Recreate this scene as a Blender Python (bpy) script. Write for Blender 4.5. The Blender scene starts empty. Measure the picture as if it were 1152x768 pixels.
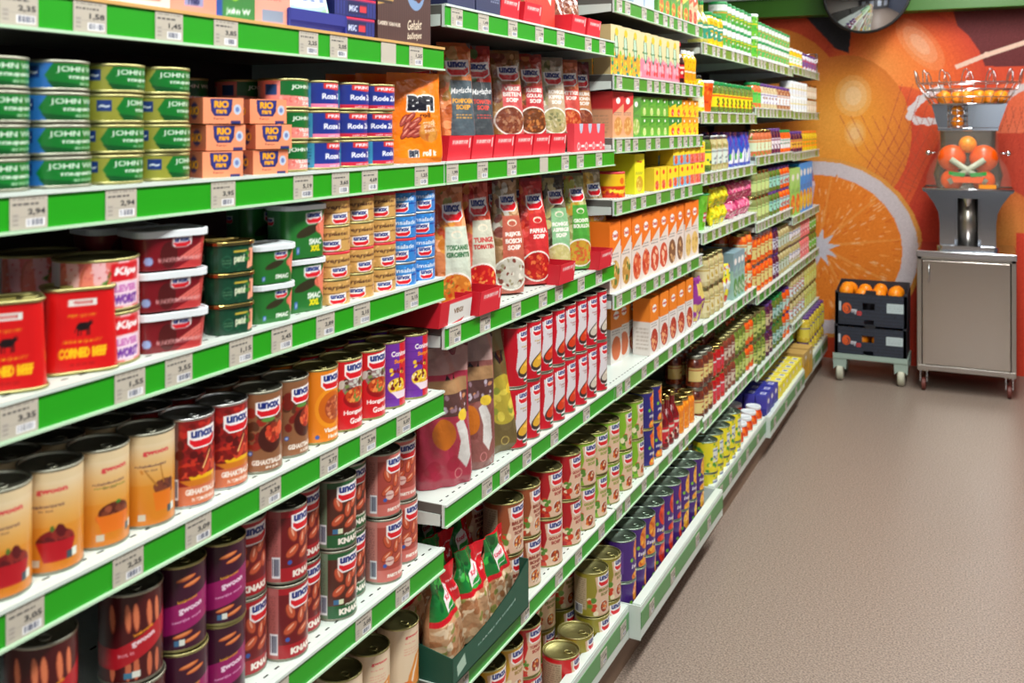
import bpy, bmesh, math, random
import numpy as np
from mathutils import Vector, Matrix
rnd = random.Random(7)
PI = math.pi
C = bpy.context.scene.collection

# ------------------------------------------------------------------ place
# aisle runs along +Y, shelf fronts stand in the plane X = 0, floor at Z = 0
EYE = Vector((.95, 0.0, 1.57))
F_PX, VPX, HOR = 1120.0, 1103.0, 139.0
YAW = math.atan((VPX - 576) / F_PX)
def along(px, X=0.0):
    """distance along the aisle of a point seen at column px whose depth into the shelf is X"""
    k = F_PX / math.cos(YAW) ** 2
    return (EYE.x - X) * (k / (VPX - px) - math.tan(YAW))
BAY = [.7056 + 1.0004 * k for k in range(7)]
BAYN = ['nearest bay', 'second bay', 'third bay', 'fourth bay', 'fifth bay', 'farthest bay']

# ------------------------------------------------------------------ colour
def lin(c):
    a = np.asarray(c, float) / 255.0
    return np.where(a <= .04045, a / 12.92, ((a + .055) / 1.055) ** 2.4)
def rgba(c): return tuple(lin(c)) + (1.0,)

def mat(name, col=(200, 200, 200), rough=.5, metal=0.0, **kw):
    m = bpy.data.materials.new(name); m.use_nodes = True
    b = m.node_tree.nodes['Principled BSDF']
    b.inputs['Base Color'].default_value = rgba(col)
    b.inputs['Roughness'].default_value = rough; b.inputs['Metallic'].default_value = metal
    for k, v in kw.items(): b.inputs[k.replace('_', ' ')].default_value = v
    return m
def attr_mat(name, rough=.4, coat=0.0, metal=0.0, bump=0.0, bscale=60.0):
    m = mat(name, rough=rough, metal=metal); nt = m.node_tree; b = nt.nodes['Principled BSDF']
    a = nt.nodes.new('ShaderNodeAttribute'); a.attribute_name = 'Col'
    nt.links.new(a.outputs['Color'], b.inputs['Base Color'])
    b.inputs['Coat Weight'].default_value = coat; b.inputs['Coat Roughness'].default_value = .12
    if bump:
        n = nt.nodes.new('ShaderNodeTexNoise'); n.inputs['Scale'].default_value = bscale
        tc = nt.nodes.new('ShaderNodeTexCoord'); nt.links.new(tc.outputs['Object'], n.inputs['Vector'])
        u = nt.nodes.new('ShaderNodeBump'); u.inputs['Strength'].default_value = bump; u.inputs['Distance'].default_value = .01
        nt.links.new(n.outputs['Fac'], u.inputs['Height']); nt.links.new(u.outputs['Normal'], b.inputs['Normal'])
    return m
def noise_mat(name, c1, c2, scale=200, rough=.6, detail=3, metal=0.0, bump=0.0, lo=.4, hi=.6):
    m = mat(name, c1, rough, metal); nt = m.node_tree; b = nt.nodes['Principled BSDF']
    n = nt.nodes.new('ShaderNodeTexNoise'); n.inputs['Scale'].default_value = scale; n.inputs['Detail'].default_value = detail
    tc = nt.nodes.new('ShaderNodeTexCoord'); nt.links.new(tc.outputs['Object'], n.inputs['Vector'])
    r = nt.nodes.new('ShaderNodeValToRGB')
    r.color_ramp.elements[0].color = rgba(c1); r.color_ramp.elements[1].color = rgba(c2)
    r.color_ramp.elements[0].position = lo; r.color_ramp.elements[1].position = hi
    nt.links.new(n.outputs['Fac'], r.inputs['Fac']); nt.links.new(r.outputs['Color'], b.inputs['Base Color'])
    if bump:
        u = nt.nodes.new('ShaderNodeBump'); u.inputs['Strength'].default_value = bump; u.inputs['Distance'].default_value = .003
        nt.links.new(n.outputs['Fac'], u.inputs['Height']); nt.links.new(u.outputs['Normal'], b.inputs['Normal'])
    return m
M = {}
M['label'] = attr_mat('printed_label', .34, .25)
M['card'] = attr_mat('printed_card', .5, .1)
M['foil'] = attr_mat('printed_foil', .27, .35, bump=.35, bscale=45)
M['glass'] = attr_mat('jar_glass_with_contents', .2, 1.0)
M['paper'] = attr_mat('printed_paper', .7)
M['plastic'] = attr_mat('printed_plastic', .3, .4)
M['silver'] = mat('tin_silver', (206, 208, 206), .33, 1.0)
M['gold'] = mat('tin_gold', (198, 176, 104), .26, 1.0)
M['olive_tin'] = mat('tin_olive', (180, 174, 118), .44, 1.0)
M['dark_tin'] = mat('tin_grey', (166, 166, 150), .46, 1.0)
M['green_tin'] = mat('tin_green_grey', (166, 186, 168), .36, 1.0)
M['white_lid'] = mat('white_plastic', (225, 232, 236), .35)
M['red_lid'] = mat('red_plastic', (215, 45, 60), .35)
M['black_lid'] = mat('black_plastic', (25, 25, 30), .35)
M['green_lid'] = mat('green_plastic', (25, 140, 70), .35)
M['purple_lid'] = mat('purple_plastic', (95, 60, 130), .35)
M['blue_lid'] = mat('blue_plastic', (40, 70, 160), .35)
M['orange_lid'] = mat('orange_plastic', (230, 120, 30), .35)
M['steel_white'] = mat('white_enamelled_steel', (208, 220, 213), .35)
M['under'] = mat('shelf_underside_shade_grey', (96, 96, 90), .5)  # shade under the boards put into the colour; the real paint is white
M['green_rail'] = mat('green_rail_insert', (30, 154, 18), .38)
M['slot'] = mat('slot_dark', (25, 30, 28), .8)
M['rail_lip'] = mat('clear_rail_lip', (190, 222, 190), .3)
M['wood_rail'] = mat('pale_wood_strip', (206, 160, 92), .5)
M['dark_panel'] = mat('dark_back_panel', (44, 42, 38), .6)
M['upright'] = mat('grey_upright', (95, 92, 86), .5, .3)
M['kick'] = mat('brown_plinth', (128, 104, 84), .6)
M['chrome'] = mat('polished_steel', (205, 208, 214), .12, 1.0)
M['brushed'] = mat('brushed_steel', (176, 170, 164), .3, 1.0)
M['black'] = mat('black_plain', (18, 18, 20), .5)
M['orange_skin'] = noise_mat('orange_peel', (248, 130, 8), (255, 160, 20), 90, .38, bump=.15)
M['orange_flesh'] = mat('orange_flesh', (250, 120, 20), .35)

# ------------------------------------------------------------------ text outlines
_tc = {}
def glyphs(s, bold=0.0):
    k = (s, bold)
    if k in _tc: return _tc[k]
    cu = bpy.data.curves.new('t', 'FONT'); cu.body = s; cu.offset = bold; cu.resolution_u = 3; cu.size = 1.0
    ob = bpy.data.objects.new('t', cu); me = ob.to_mesh(); me.calc_loop_triangles()
    vs = np.array([v.co[:2] for v in me.vertices]) if len(me.vertices) else np.zeros((0, 2))
    tr = np.array([t.vertices[:] for t in me.loop_triangles]) if len(me.loop_triangles) else np.zeros((0, 3), int)
    ob.to_mesh_clear(); bpy.data.objects.remove(ob); bpy.data.curves.remove(cu)
    if len(tr):
        t = vs[tr]; mn = t.reshape(-1, 2).min(0); mx = t.reshape(-1, 2).max(0)
        t = t - (mn + mx) / 2; size = mx - mn
    else: t = np.zeros((0, 3, 2)); size = np.array([1, 1])
    _tc[k] = (t, size); return _tc[k]

# ------------------------------------------------------------------ painted print (kept in the mesh as a colour per vertex)
class Cv:
    def __init__(s, w, h, base, ar=1.0, ss=2):
        s.ss = ss; s.w = w * ss; s.h = h * ss; s.ar = ar      # ar = real width / real height
        s.a = np.empty((s.h, s.w, 3)); s.a[:] = base
    def px(s, x, y): return x * s.w, y * s.h
    def _fill(s, mask, y0, x0, c, al=1.0):
        v = s.a[y0:y0 + mask.shape[0], x0:x0 + mask.shape[1]]
        v[mask] = v[mask] * (1 - al) + np.array(c) * al
    def rect(s, x0, y0, x1, y1, c, al=1.0):
        a, b = max(0, int(round(x0 * s.w))), min(s.w, int(round(x1 * s.w)))
        d, e = max(0, int(round(y0 * s.h))), min(s.h, int(round(y1 * s.h)))
        if b > a and e > d: s.a[d:e, a:b] = s.a[d:e, a:b] * (1 - al) + np.array(c) * al
        return s
    def poly(s, pts, c, al=1.0):
        P = np.array(pts, float) * [s.w, s.h]
        x0, y0 = np.floor(P.min(0)).astype(int); x1, y1 = np.ceil(P.max(0)).astype(int)
        x0, y0, x1, y1 = max(0, x0), max(0, y0), min(s.w, x1), min(s.h, y1)
        if x1 <= x0 or y1 <= y0: return s
        X, Y = np.meshgrid(np.arange(x0, x1) + .5, np.arange(y0, y1) + .5); m = np.zeros(X.shape, bool)
        n = len(P)
        for i in range(n):
            xa, ya = P[i]; xb, yb = P[(i + 1) % n]
            if ya == yb: continue
            m ^= ((ya > Y) != (yb > Y)) & (X < (xb - xa) * (Y - ya) / (yb - ya) + xa)
        s._fill(m, y0, x0, c, al); return s
    def ell(s, cx, cy, rx, ry, c, rot=0, al=1.0):
        n = 28; ca, sa = math.cos(rot), math.sin(rot)
        # rx, ry in units of canvas height; x is corrected by the aspect
        return s.poly([(cx + (math.cos(t) * rx * ca - math.sin(t) * ry * sa) / s.ar, cy + math.cos(t) * rx * sa + math.sin(t) * ry * ca)
                       for t in (2 * PI * i / n for i in range(n))], c, al)
    def text(s, st, cx, cy, h, c, w=None, bold=.02, rot=0, shear=0.0, out=None, ow=.02):
        if out is not None:
            for k in range(8):
                a = k * PI / 4
                s.text(st, cx + math.cos(a) * ow * h / s.ar, cy + math.sin(a) * ow * h, h, out, w, bold, rot, shear)
        t, size = glyphs(st, bold)
        if not len(t): return s
        sy = h / size[1]; sx = sy if w is None else w * s.ar / size[0]
        q = t * [sx, sy]; q = q.copy(); q[..., 0] += q[..., 1] * shear
        ca, sa = math.cos(rot), math.sin(rot)
        q = np.stack([q[..., 0] * ca - q[..., 1] * sa, q[..., 0] * sa + q[..., 1] * ca], -1)
        q[..., 0] = (q[..., 0] / s.ar + cx) * s.w; q[..., 1] = (q[..., 1] + cy) * s.h
        c = np.array(c, float)
        for A, B, D in q:
            x0 = max(0, int(min(A[0], B[0], D[0]))); x1 = min(s.w, int(max(A[0], B[0], D[0])) + 1)
            y0 = max(0, int(min(A[1], B[1], D[1]))); y1 = min(s.h, int(max(A[1], B[1], D[1])) + 1)
            if x1 <= x0 or y1 <= y0: continue
            X = (np.arange(x0, x1) + .5)[None, :]; Y = (np.arange(y0, y1) + .5)[:, None]
            e1 = (B[0] - A[0]) * (Y - A[1]) - (B[1] - A[1]) * (X - A[0])
            e2 = (D[0] - B[0]) * (Y - B[1]) - (D[1] - B[1]) * (X - B[0])
            e3 = (A[0] - D[0]) * (Y - D[1]) - (A[1] - D[1]) * (X - D[0])
            m = ((e1 >= 0) & (e2 >= 0) & (e3 >= 0)) | ((e1 <= 0) & (e2 <= 0) & (e3 <= 0))
            s.a[y0:y1, x0:x1][m] = c
        return s
    def blobs(s, x0, y0, x1, y1, cols, n, r, seed=1, inside=None, ry=None):
        g = random.Random(seed)
        for _ in range(n):
            x, y = g.uniform(x0, x1), g.uniform(y0, y1)
            if inside and not inside(x, y): continue
            s.ell(x, y, r * g.uniform(.5, 1.2), (ry or r) * g.uniform(.5, 1.2), g.choice(cols), g.uniform(0, 3))
        return s
    def food(s, cx, cy, rx, ry, base, cols, n, r, seed=1):
        s.ell(cx, cy, rx, ry, base)
        return s.blobs(cx - rx / s.ar, cy - ry, cx + rx / s.ar, cy + ry, cols, n, r, seed,
                       lambda x, y: ((x - cx) * s.ar / rx) ** 2 + ((y - cy) / ry) ** 2 < .8)
    def grad(s, y0, y1, c0, c1, x0=0, x1=1):
        a, b = int(y0 * s.h), int(y1 * s.h); t = np.linspace(0, 1, max(1, b - a))[:, None, None]
        s.a[a:b, int(x0 * s.w):int(x1 * s.w)] = np.array(c0) * (1 - t) + np.array(c1) * t; return s
    def bars(s, x0, y0, x1, y1, seed=3):
        s.rect(x0, y0, x1, y1, (232, 232, 236)); g = random.Random(seed); x = x0 + (x1 - x0) * .08
        while x < x1 - (x1 - x0) * .1:
            w = (x1 - x0) * g.choice([.03, .05, .08]); s.rect(x, y0 + (y1 - y0) * .12, x + w, y1 - (y1 - y0) * .1, (50, 55, 80)); x += w + (x1 - x0) * g.choice([.04, .06])
        return s
    def smalltext(s, x0, y0, x1, y1, n, c, al=.6, seed=5):
        g = random.Random(seed); d = (y1 - y0) / n
        for i in range(n):
            x = x0
            while x < x1:
                w = g.uniform(.04, .16) * (x1 - x0) * 1.5; s.rect(x, y0 + d * i + d * .25, min(x + w, x1), y0 + d * i + d * .7, c, al); x += w + (x1 - x0) * .05
        return s
    def speck(s, amt, seed=1):
        r = np.random.RandomState(seed); s.a = np.clip(s.a + r.normal(0, amt, (s.h, s.w, 1)), 0, 255); return s
    def done(s):
        a = s.a.reshape(s.h // s.ss, s.ss, s.w // s.ss, s.ss, 3).mean((1, 3)); return lin(np.clip(a, 0, 255))

UB = (18, 40, 120)
def unox(c, cx, cy, h, lat=1.0):
    """the blue word over the red swoosh on a white badge; h = badge height"""
    h = h * 1.22; w = h * 1.6 / c.ar
    c.poly([(cx - w * .52, cy + h * .42), (cx + w * .52, cy + h * .55), (cx + w * .54, cy - h * .25), (cx + w * .3, cy - h * .5), (cx - w * .35, cy - h * .52), (cx - w * .52, cy - h * .25)], (245, 240, 240))
    c.poly([(cx - w * .46, cy - h * .02), (cx - w * .3, cy - h * .12), (cx + w * .2, cy - h * .1), (cx + w * .48, cy + h * .06), (cx + w * .48, cy - h * .22), (cx + w * .26, cy - h * .43), (cx - w * .32, cy - h * .44), (cx - w * .46, cy - h * .22)], (220, 20, 35))
    c.text('unox', cx, cy + h * .2, h * .36, UB, w=w * .86, bold=.05)

# ------------------------------------------------------------------ meshes
def mesh_from(name, V, Fs, mats, mi=None, col=None, smooth=True):
    me = bpy.data.meshes.new(name)
    me.from_pydata([tuple(v) for v in V] if not isinstance(V, list) else V, [], Fs)
    for m in mats: me.materials.append(m)
    if mi is not None: me.polygons.foreach_set('material_index', np.asarray(mi, np.int32))
    if col is not None:
        at = me.color_attributes.new('Col', 'FLOAT_COLOR', 'POINT')
        cc = np.ones((len(me.vertices), 4), np.float32); cc[:, :3] = col; at.data.foreach_set('color', cc.ravel())
    if smooth is True: me.polygons.foreach_set('use_smooth', np.ones(len(me.polygons), bool))
    elif smooth is not False: me.polygons.foreach_set('use_smooth', np.asarray(smooth, bool))
    me.update(); return me

class MB:
    """collects shapes into one mesh"""
    def __init__(s): s.V = []; s.F = []; s.mi = []; s.mats = []; s.col = []; s.sm = []
    def m(s, k):
        k = M[k] if isinstance(k, str) else k
        if k not in s.mats: s.mats.append(k)
        return s.mats.index(k)
    def add(s, V, F, mat, col=None, smooth=False):
        o = len(s.V); s.V += [tuple(map(float, v)) for v in V]; i = s.m(mat)
        s.F += [tuple(int(x) + o for x in f) for f in F]; s.mi += [i] * len(F); s.sm += [smooth] * len(F)
        if col is None: col = np.ones((len(V), 3)) * .5
        col = np.asarray(col)
        if col.ndim == 1: col = np.tile(col, (len(V), 1))
        s.col.append(col); return s
    def box(s, x0, y0, z0, x1, y1, z1, mat, col=None, bev=0.0):
        if bev:
            bm = bmesh.new(); bmesh.ops.create_cube(bm, size=1.0)
            for v in bm.verts: v.co = Vector(((x0 + x1) / 2 + v.co.x * (x1 - x0), (y0 + y1) / 2 + v.co.y * (y1 - y0), (z0 + z1) / 2 + v.co.z * (z1 - z0)))
            bmesh.ops.bevel(bm, geom=bm.edges[:], offset=bev, segments=2, affect='EDGES', profile=.5)
            bm.verts.index_update(); V = [v.co[:] for v in bm.verts]; F = [[v.index for v in f.verts] for f in bm.faces]; bm.free()
            return s.add(V, F, mat, col)
        V = [(x0, y0, z0), (x1, y0, z0), (x1, y1, z0), (x0, y1, z0), (x0, y0, z1), (x1, y0, z1), (x1, y1, z1), (x0, y1, z1)]
        F = [(0, 3, 2, 1), (4, 5, 6, 7), (0, 1, 5, 4), (1, 2, 6, 5), (2, 3, 7, 6), (3, 0, 4, 7)]
        return s.add(V, F, mat, col)
    def lathe(s, prof, mat, n=32, cx=0, cy=0, col=None, smooth=True):
        V = []; F = []
        for r, z in prof:
            for i in range(n):
                a = 2 * PI * i / n; V.append((cx + r * math.cos(a), cy + r * math.sin(a), z))
        for j in range(len(prof) - 1):
            for i in range(n):
                k = (i + 1) % n; F.append((j * n + i, j * n + k, (j + 1) * n + k, (j + 1) * n + i))
        return s.add(V, F, mat, col, smooth)
    def tube(s, pts, r, mat, n=8, closed=False, col=None):
        P = [Vector(p) for p in pts]; V = []; F = []; N = len(P)
        up = None
        for i, p in enumerate(P):
            a = P[(i - 1) % N] if closed or i > 0 else p; b = P[(i + 1) % N] if closed or i < N - 1 else p
            d = (b - a).normalized()
            if up is None: up = Vector((0, 0, 1)) if abs(d.z) < .9 else Vector((1, 0, 0))
            e1 = d.cross(up).normalized(); e2 = e1.cross(d).normalized(); up = e2
            rr = r[i] if isinstance(r, (list, tuple)) else r
            for k in range(n):
                t = 2 * PI * k / n; V.append(tuple(p + e1 * math.cos(t) * rr + e2 * math.sin(t) * rr))
        for i in range(N if closed else N - 1):
            for k in range(n):
                j = (i + 1) % N; l = (k + 1) % n; F.append((i * n + k, i * n + l, j * n + l, j * n + k))
        if not closed: F.append(tuple(range(n))[::-1]); F.append(tuple((N - 1) * n + k for k in range(n)))
        return s.add(V, F, mat, col, True)
    def prism(s, pts, ax, a0, a1, mat, col=None):
        """closed outline pts (2D) extruded along axis ax from a0 to a1"""
        n = len(pts)
        def p3(p, a): return {0: (a, p[0], p[1]), 1: (p[0], a, p[1]), 2: (p[0], p[1], a)}[ax]
        V = [p3(p, a0) for p in pts] + [p3(p, a1) for p in pts]
        F = [tuple(range(n))[::-1], tuple(range(n, 2 * n))] + [(i, (i + 1) % n, n + (i + 1) % n, n + i) for i in range(n)]
        return s.add(V, F, mat, col)
    def grid(s, P, col, mat, smooth=True, flip=False):
        """P (nv,nu,3) positions, col (nv,nu,3)"""
        nv, nu = P.shape[:2]; idx = np.arange(nv * nu).reshape(nv, nu)
        q = np.stack([idx[:-1, :-1], idx[:-1, 1:], idx[1:, 1:], idx[1:, :-1]], -1).reshape(-1, 4)
        if flip: q = q[:, ::-1]
        return s.add(P.reshape(-1, 3), q.tolist(), mat, col.reshape(-1, 3), smooth)
    def sphere(s, c, r, mat, nu=16, nv=10, col=None, sc=(1, 1, 1)):
        V = []; F = []
        for j in range(nv + 1):
            t = PI * j / nv
            for i in range(nu):
                a = 2 * PI * i / nu; V.append((c[0] + r * sc[0] * math.sin(t) * math.cos(a), c[1] + r * sc[1] * math.sin(t) * math.sin(a), c[2] - r * sc[2] * math.cos(t)))
        for j in range(nv):
            for i in range(nu): F.append((j * nu + i, j * nu + (i + 1) % nu, (j + 1) * nu + (i + 1) % nu, (j + 1) * nu + i))
        return s.add(V, F, mat, col, True)
    def mesh(s, name): return mesh_from(name, s.V, s.F, s.mats, s.mi, np.concatenate(s.col), s.sm)
    def obj(s, name, parent=None, loc=None):
        o = bpy.data.objects.new(name, s.mesh(name)); C.objects.link(o)
        if parent is not None: o.parent = parent
        if loc is not None: o.location = loc
        return o

def resample(img, nv, nu):
    h, w = img.shape[:2]
    iy = np.clip(np.round(np.linspace(0, h - 1, nv)).astype(int), 0, h - 1); ix = np.clip(np.round(np.linspace(0, w - 1, nu)).astype(int), 0, w - 1)
    return img[iy][:, ix]

# ------------------------------------------------------------------ product shapes; each returns [(part name, mesh), ...], first is the thing itself
def can(name, r, h, img, tin='silver', ring=True, lidmat=None):
    img = np.concatenate([img, img[:, :1]], 1); nv, nu = img.shape[:2]
    e = .0035
    a = (np.linspace(0, 1, nu) - .5) * 2 * PI; z = np.linspace(e, h - e, nv)
    P = np.zeros((nv, nu, 3)); P[..., 0] = r * np.cos(a)[None]; P[..., 1] = r * np.sin(a)[None]; P[..., 2] = z[:, None]
    b = MB(); b.grid(P, img, 'label')
    n = 36
    b.lathe([(0.0001, .003), (r * .93, .002), (r * .97, 0), (r * 1.015, .0008), (r * 1.02, .0025), (r * 1.0, .0042)], tin, n)
    b.lathe([(r * 1.0, h - .0042), (r * 1.02, h - .0028), (r * 1.015, h - .0006), (r * .985, h), (r * .955, h - .0008), (r * .945, h - .004)], tin, n)
    parts = [(name, b.mesh(name))]
    l = MB(); L = lidmat or tin
    l.lathe([(r * .95, h - .0042), (r * .90, h - .0046), (r * .86, h - .0032), (r * .84, h - .0046), (r * .72, h - .0040), (r * .70, h - .0050), (r * .4, h - .0046), (r * .38, h - .0052), (.0001, h - .0052)], L, n)
    parts.append(('lid', l.mesh('lid')))
    if ring:
        g = MB(); cx = r * .42
        g.tube([(cx + r * .2 * math.cos(t), r * .17 * math.sin(t), h - .0025) for t in (2 * PI * i / 14 for i in range(14))], .0012, L, 6, True)
        g.box(cx + r * .12, -r * .07, h - .0045, cx + r * .38, r * .07, h - .0025, L)
        parts.append(('pull_ring', g.mesh('pull_ring')))
    return parts

def rr_out(w, d, rad, n=6):
    """rounded rectangle, counter clockwise, starting mid back side; w along y, d along x"""
    rad = min(rad, w / 2 - 1e-4, d / 2 - 1e-4); P = []
    for cx, cy, a0 in ((d / 2 - rad, -w / 2 + rad, -PI / 2), (d / 2 - rad, w / 2 - rad, 0), (-d / 2 + rad, w / 2 - rad, PI / 2), (-d / 2 + rad, -w / 2 + rad, PI)):
        for i in range(n + 1):
            a = a0 + PI / 2 * i / n; P.append((cx + rad * math.cos(a), cy + rad * math.sin(a)))
    return np.array(P)
def wrap(w, d, rad, nu):
    """nu points evenly spaced round the outline, u=.5 at the front (+x) centre, going to +y"""
    P = rr_out(w, d, rad); P = np.vstack([P, P[:1]]); L = np.r_[0, np.cumsum(np.hypot(*np.diff(P, axis=0).T))]
    tot = L[-1]
    front = L[len(P) // 8 + 3] if False else None
    # arc position of the front centre
    i = [k for k in range(len(P) - 1) if P[k][1] < 0 <= P[k + 1][1] and P[k][0] > 0][0]
    f = L[i] + (L[i + 1] - L[i]) * (-P[i][1]) / (P[i + 1][1] - P[i][1])
    t = (f + (np.linspace(0, 1, nu) - .5) * tot) % tot
    return np.stack([np.interp(t, L, P[:, 0]), np.interp(t, L, P[:, 1])], -1)

def tub(name, w, d, h, img, rad=.02, taper=.93, lid='white_lid', lid_h=.007, lid_over=.003, smat='plastic'):
    img = np.concatenate([img, img[:, :1]], 1); nv, nu = img.shape[:2]
    W = wrap(w, d, rad, nu); z = np.linspace(0, h - lid_h, nv); k = taper + (1 - taper) * z / h
    P = np.zeros((nv, nu, 3)); P[..., :2] = W[None] * k[:, None, None]; P[..., 2] = z[:, None]
    b = MB(); b.grid(P, img, smat)
    o = rr_out(w, d, rad) * taper; b.add([(x, y, 0) for x, y in o], [tuple(range(len(o)))[::-1]], smat, img[0, 0])
    parts = [(name, b.mesh(name))]
    l = MB(); o = rr_out(w + 2 * lid_over, d + 2 * lid_over, rad + lid_over)
    n = len(o); prof = [(1.0, h - lid_h), (1.0, h - .001), (.985, h), (.94, h), (.92, h - .0022)]
    V = [(x * s_, y * s_, zz) for s_, zz in prof for x, y in o]
    F = [(j * n + i, j * n + (i + 1) % n, (j + 1) * n + (i + 1) % n, (j + 1) * n + i) for j in range(len(prof) - 1) for i in range(n)]
    F.append(tuple((len(prof) - 1) * n + i for i in range(n))); F.append(tuple(range(n))[::-1])
    l.add(V, F, lid, None, False); parts.append(('lid', l.mesh('lid')))
    return parts

def carton(name, w, d, h, front, side=None, top=None, smat='card', taper=1.0):
    """front faces +x, width w along y; side goes on both ends"""
    b = MB(); nv, nu = front.shape[:2]
    def g(o, du, dv, img):
        nv, nu = img.shape[:2]; u = np.linspace(0, 1, nu)[None, :, None]; v = np.linspace(0, 1, nv)[:, None, None]
        b.grid(np.array(o) + u * np.array(du) + v * np.array(dv), img, smat, smooth=False)
    base = front[nv // 2, 0]
    side = np.tile(base, (2, 2, 1)) if side is None else side
    top = np.tile(front[-1, nu // 2], (2, 2, 1)) if top is None else top
    g((d / 2, -w / 2, 0), (0, w, 0), (0, 0, h), front)
    g((-d / 2, -w / 2, 0), (d, 0, 0), (0, 0, h), side)
    g((d / 2, w / 2, 0), (-d, 0, 0), (0, 0, h), side[:, ::-1])
    g((-d / 2, w / 2, 0), (0, -w, 0), (0, 0, h), np.tile(base, (2, 2, 1)))
    g((d / 2, -w / 2, h), (0, w, 0), (-d, 0, 0), top)
    g((-d / 2, -w / 2, 0), (0, w, 0), (d, 0, 0), np.tile(base, (2, 2, 1)))
    return [(name, b.mesh(name))]

def pouch(name, w, h, d, img, shape='doy', back=None, seed=1, crimp=.05, crinkle=.002, smat='foil'):
    nv, nu = img.shape[:2]; nv = max(nv, 24); nu = max(nu, 20); img = resample(img, nv, nu)
    v = np.linspace(0, 1, nv); u = np.linspace(-1, 1, nu)
    if shape == 'doy': wv = np.interp(v, [0, .1, .5, .75, .93, 1], [.97, 1, .95, .92, .93, .93]); tv = np.interp(v, [0, .06, .35, .7, .92, 1], [.85, 1, .85, .5, .06, .02])
    elif shape == 'bottle': wv = np.interp(v, [0, .1, .45, .62, .8, 1], [.93, 1, 1, .86, .72, .70]); tv = np.interp(v, [0, .06, .35, .65, .93, 1], [.8, 1, .95, .6, .06, .02])
    elif shape == 'pillow': wv = np.interp(v, [0, .06, .5, .94, 1], [.98, .96, .9, .96, .98]); tv = np.interp(v, [0, .05, .5, .95, 1], [.04, .3, 1, .3, .02])
    else: wv = np.interp(v, [0, .1, .5, .72, .82, 1], [.95, 1, 1, .9, .74, .92]); tv = np.interp(v, [0, .08, .5, .72, .82, 1], [.9, 1, 1, .55, .2, .05])
    rs = np.random.RandomState(seed)
    ph = rs.uniform(0, 6, 8)
    U, Vv = np.meshgrid(u, v)
    n = sum(np.sin(U * (3 + k * 2.3) + ph[k] + Vv * (4 + 3.1 * k) + ph[7 - k]) / (1 + k * .6) for k in range(4)) * crinkle
    cs = np.sqrt(np.clip(1 - U ** 2, 0, 1)) ** .8
    th = tv[:, None] * cs * d / 2
    b = MB()
    P = np.zeros((nv, nu, 3)); P[..., 1] = U * wv[:, None] * w / 2; P[..., 2] = Vv * h + 0 * U; P[..., 0] = th + n * np.minimum(1, cs * 1.5)
    lean = 0
    b.grid(P, img, smat)
    Q = P.copy(); Q[..., 0] = -th + n * .5 * np.minimum(1, cs * 1.5)
    Q[:, 0] = P[:, 0]; Q[:, -1] = P[:, -1]
    bc = img[:, :1] if back is None else np.tile(lin(back), (nv, 1, 1))
    b.grid(Q, np.tile(bc[:, :1], (1, nu, 1)), smat, flip=True)
    # bottom gusset
    V = [tuple(p) for p in P[0]] + [tuple(p) for p in Q[0]]
    b.add(V, [(i, nu + i, nu + i + 1, i + 1) for i in range(nu - 1)], smat, img[0, nu // 2])
    V = [tuple(p) for p in P[-1]] + [tuple(p) for p in Q[-1]]
    b.add(V, [(i, i + 1, nu + i + 1, nu + i) for i in range(nu - 1)], smat, img[-1, nu // 2])
    return [(name, b.mesh(name))]

def jar(name, r, h, img, lid='gold', lid_h=.014, kind='jar', smat='glass', n=None):
    """painted glass body with rounded shoulder, screw lid as a part"""
    img = np.concatenate([img, img[:, :1]], 1); nv, nu = img.shape[:2]
    t = np.linspace(0, 1, nv); H = h - lid_h
    if kind == 'jar': rad = np.interp(t, [0, .02, .05, .80, .9, .96, 1], [.9, .97, 1, 1, .93, .84, .82]); lr = .86
    elif kind == 'bottle': rad = np.interp(t, [0, .02, .05, .55, .68, .8, 1], [.92, .98, 1, 1, .75, .42, .38]); lr = .42
    elif kind == 'squeeze': rad = np.interp(t, [0, .03, .5, .85, .95, 1], [.9, 1, .9, 1, .8, .6]); lr = .6
    elif kind == 'cup': rad = np.interp(t, [0, 1], [.78, 1]); lr = 1.03
    else: rad = np.ones(nv); lr = 1.0
    a = (np.linspace(0, 1, nu) - .5) * 2 * PI
    P = np.zeros((nv, nu, 3)); P[..., 0] = r * rad[:, None] * np.cos(a); P[..., 1] = r * rad[:, None] * np.sin(a); P[..., 2] = (t * H)[:, None]
    b = MB(); b.grid(P, img, smat)
    b.add([tuple(p) for p in P[0][:-1]], [tuple(range(nu - 1))[::-1]], smat, img[0, 0])
    parts = [(name, b.mesh(name))]
    if lid:
        l = MB(); R = r * lr
        l.lathe([(R * .98, H - .001), (R, H + .001), (R, h - .002), (R * .96, h), (R * .86, h), (R * .82, h - .0012), (.0001, h - .001)], lid, 20)
        parts.append(('lid', l.mesh('lid')))
    return parts

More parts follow.
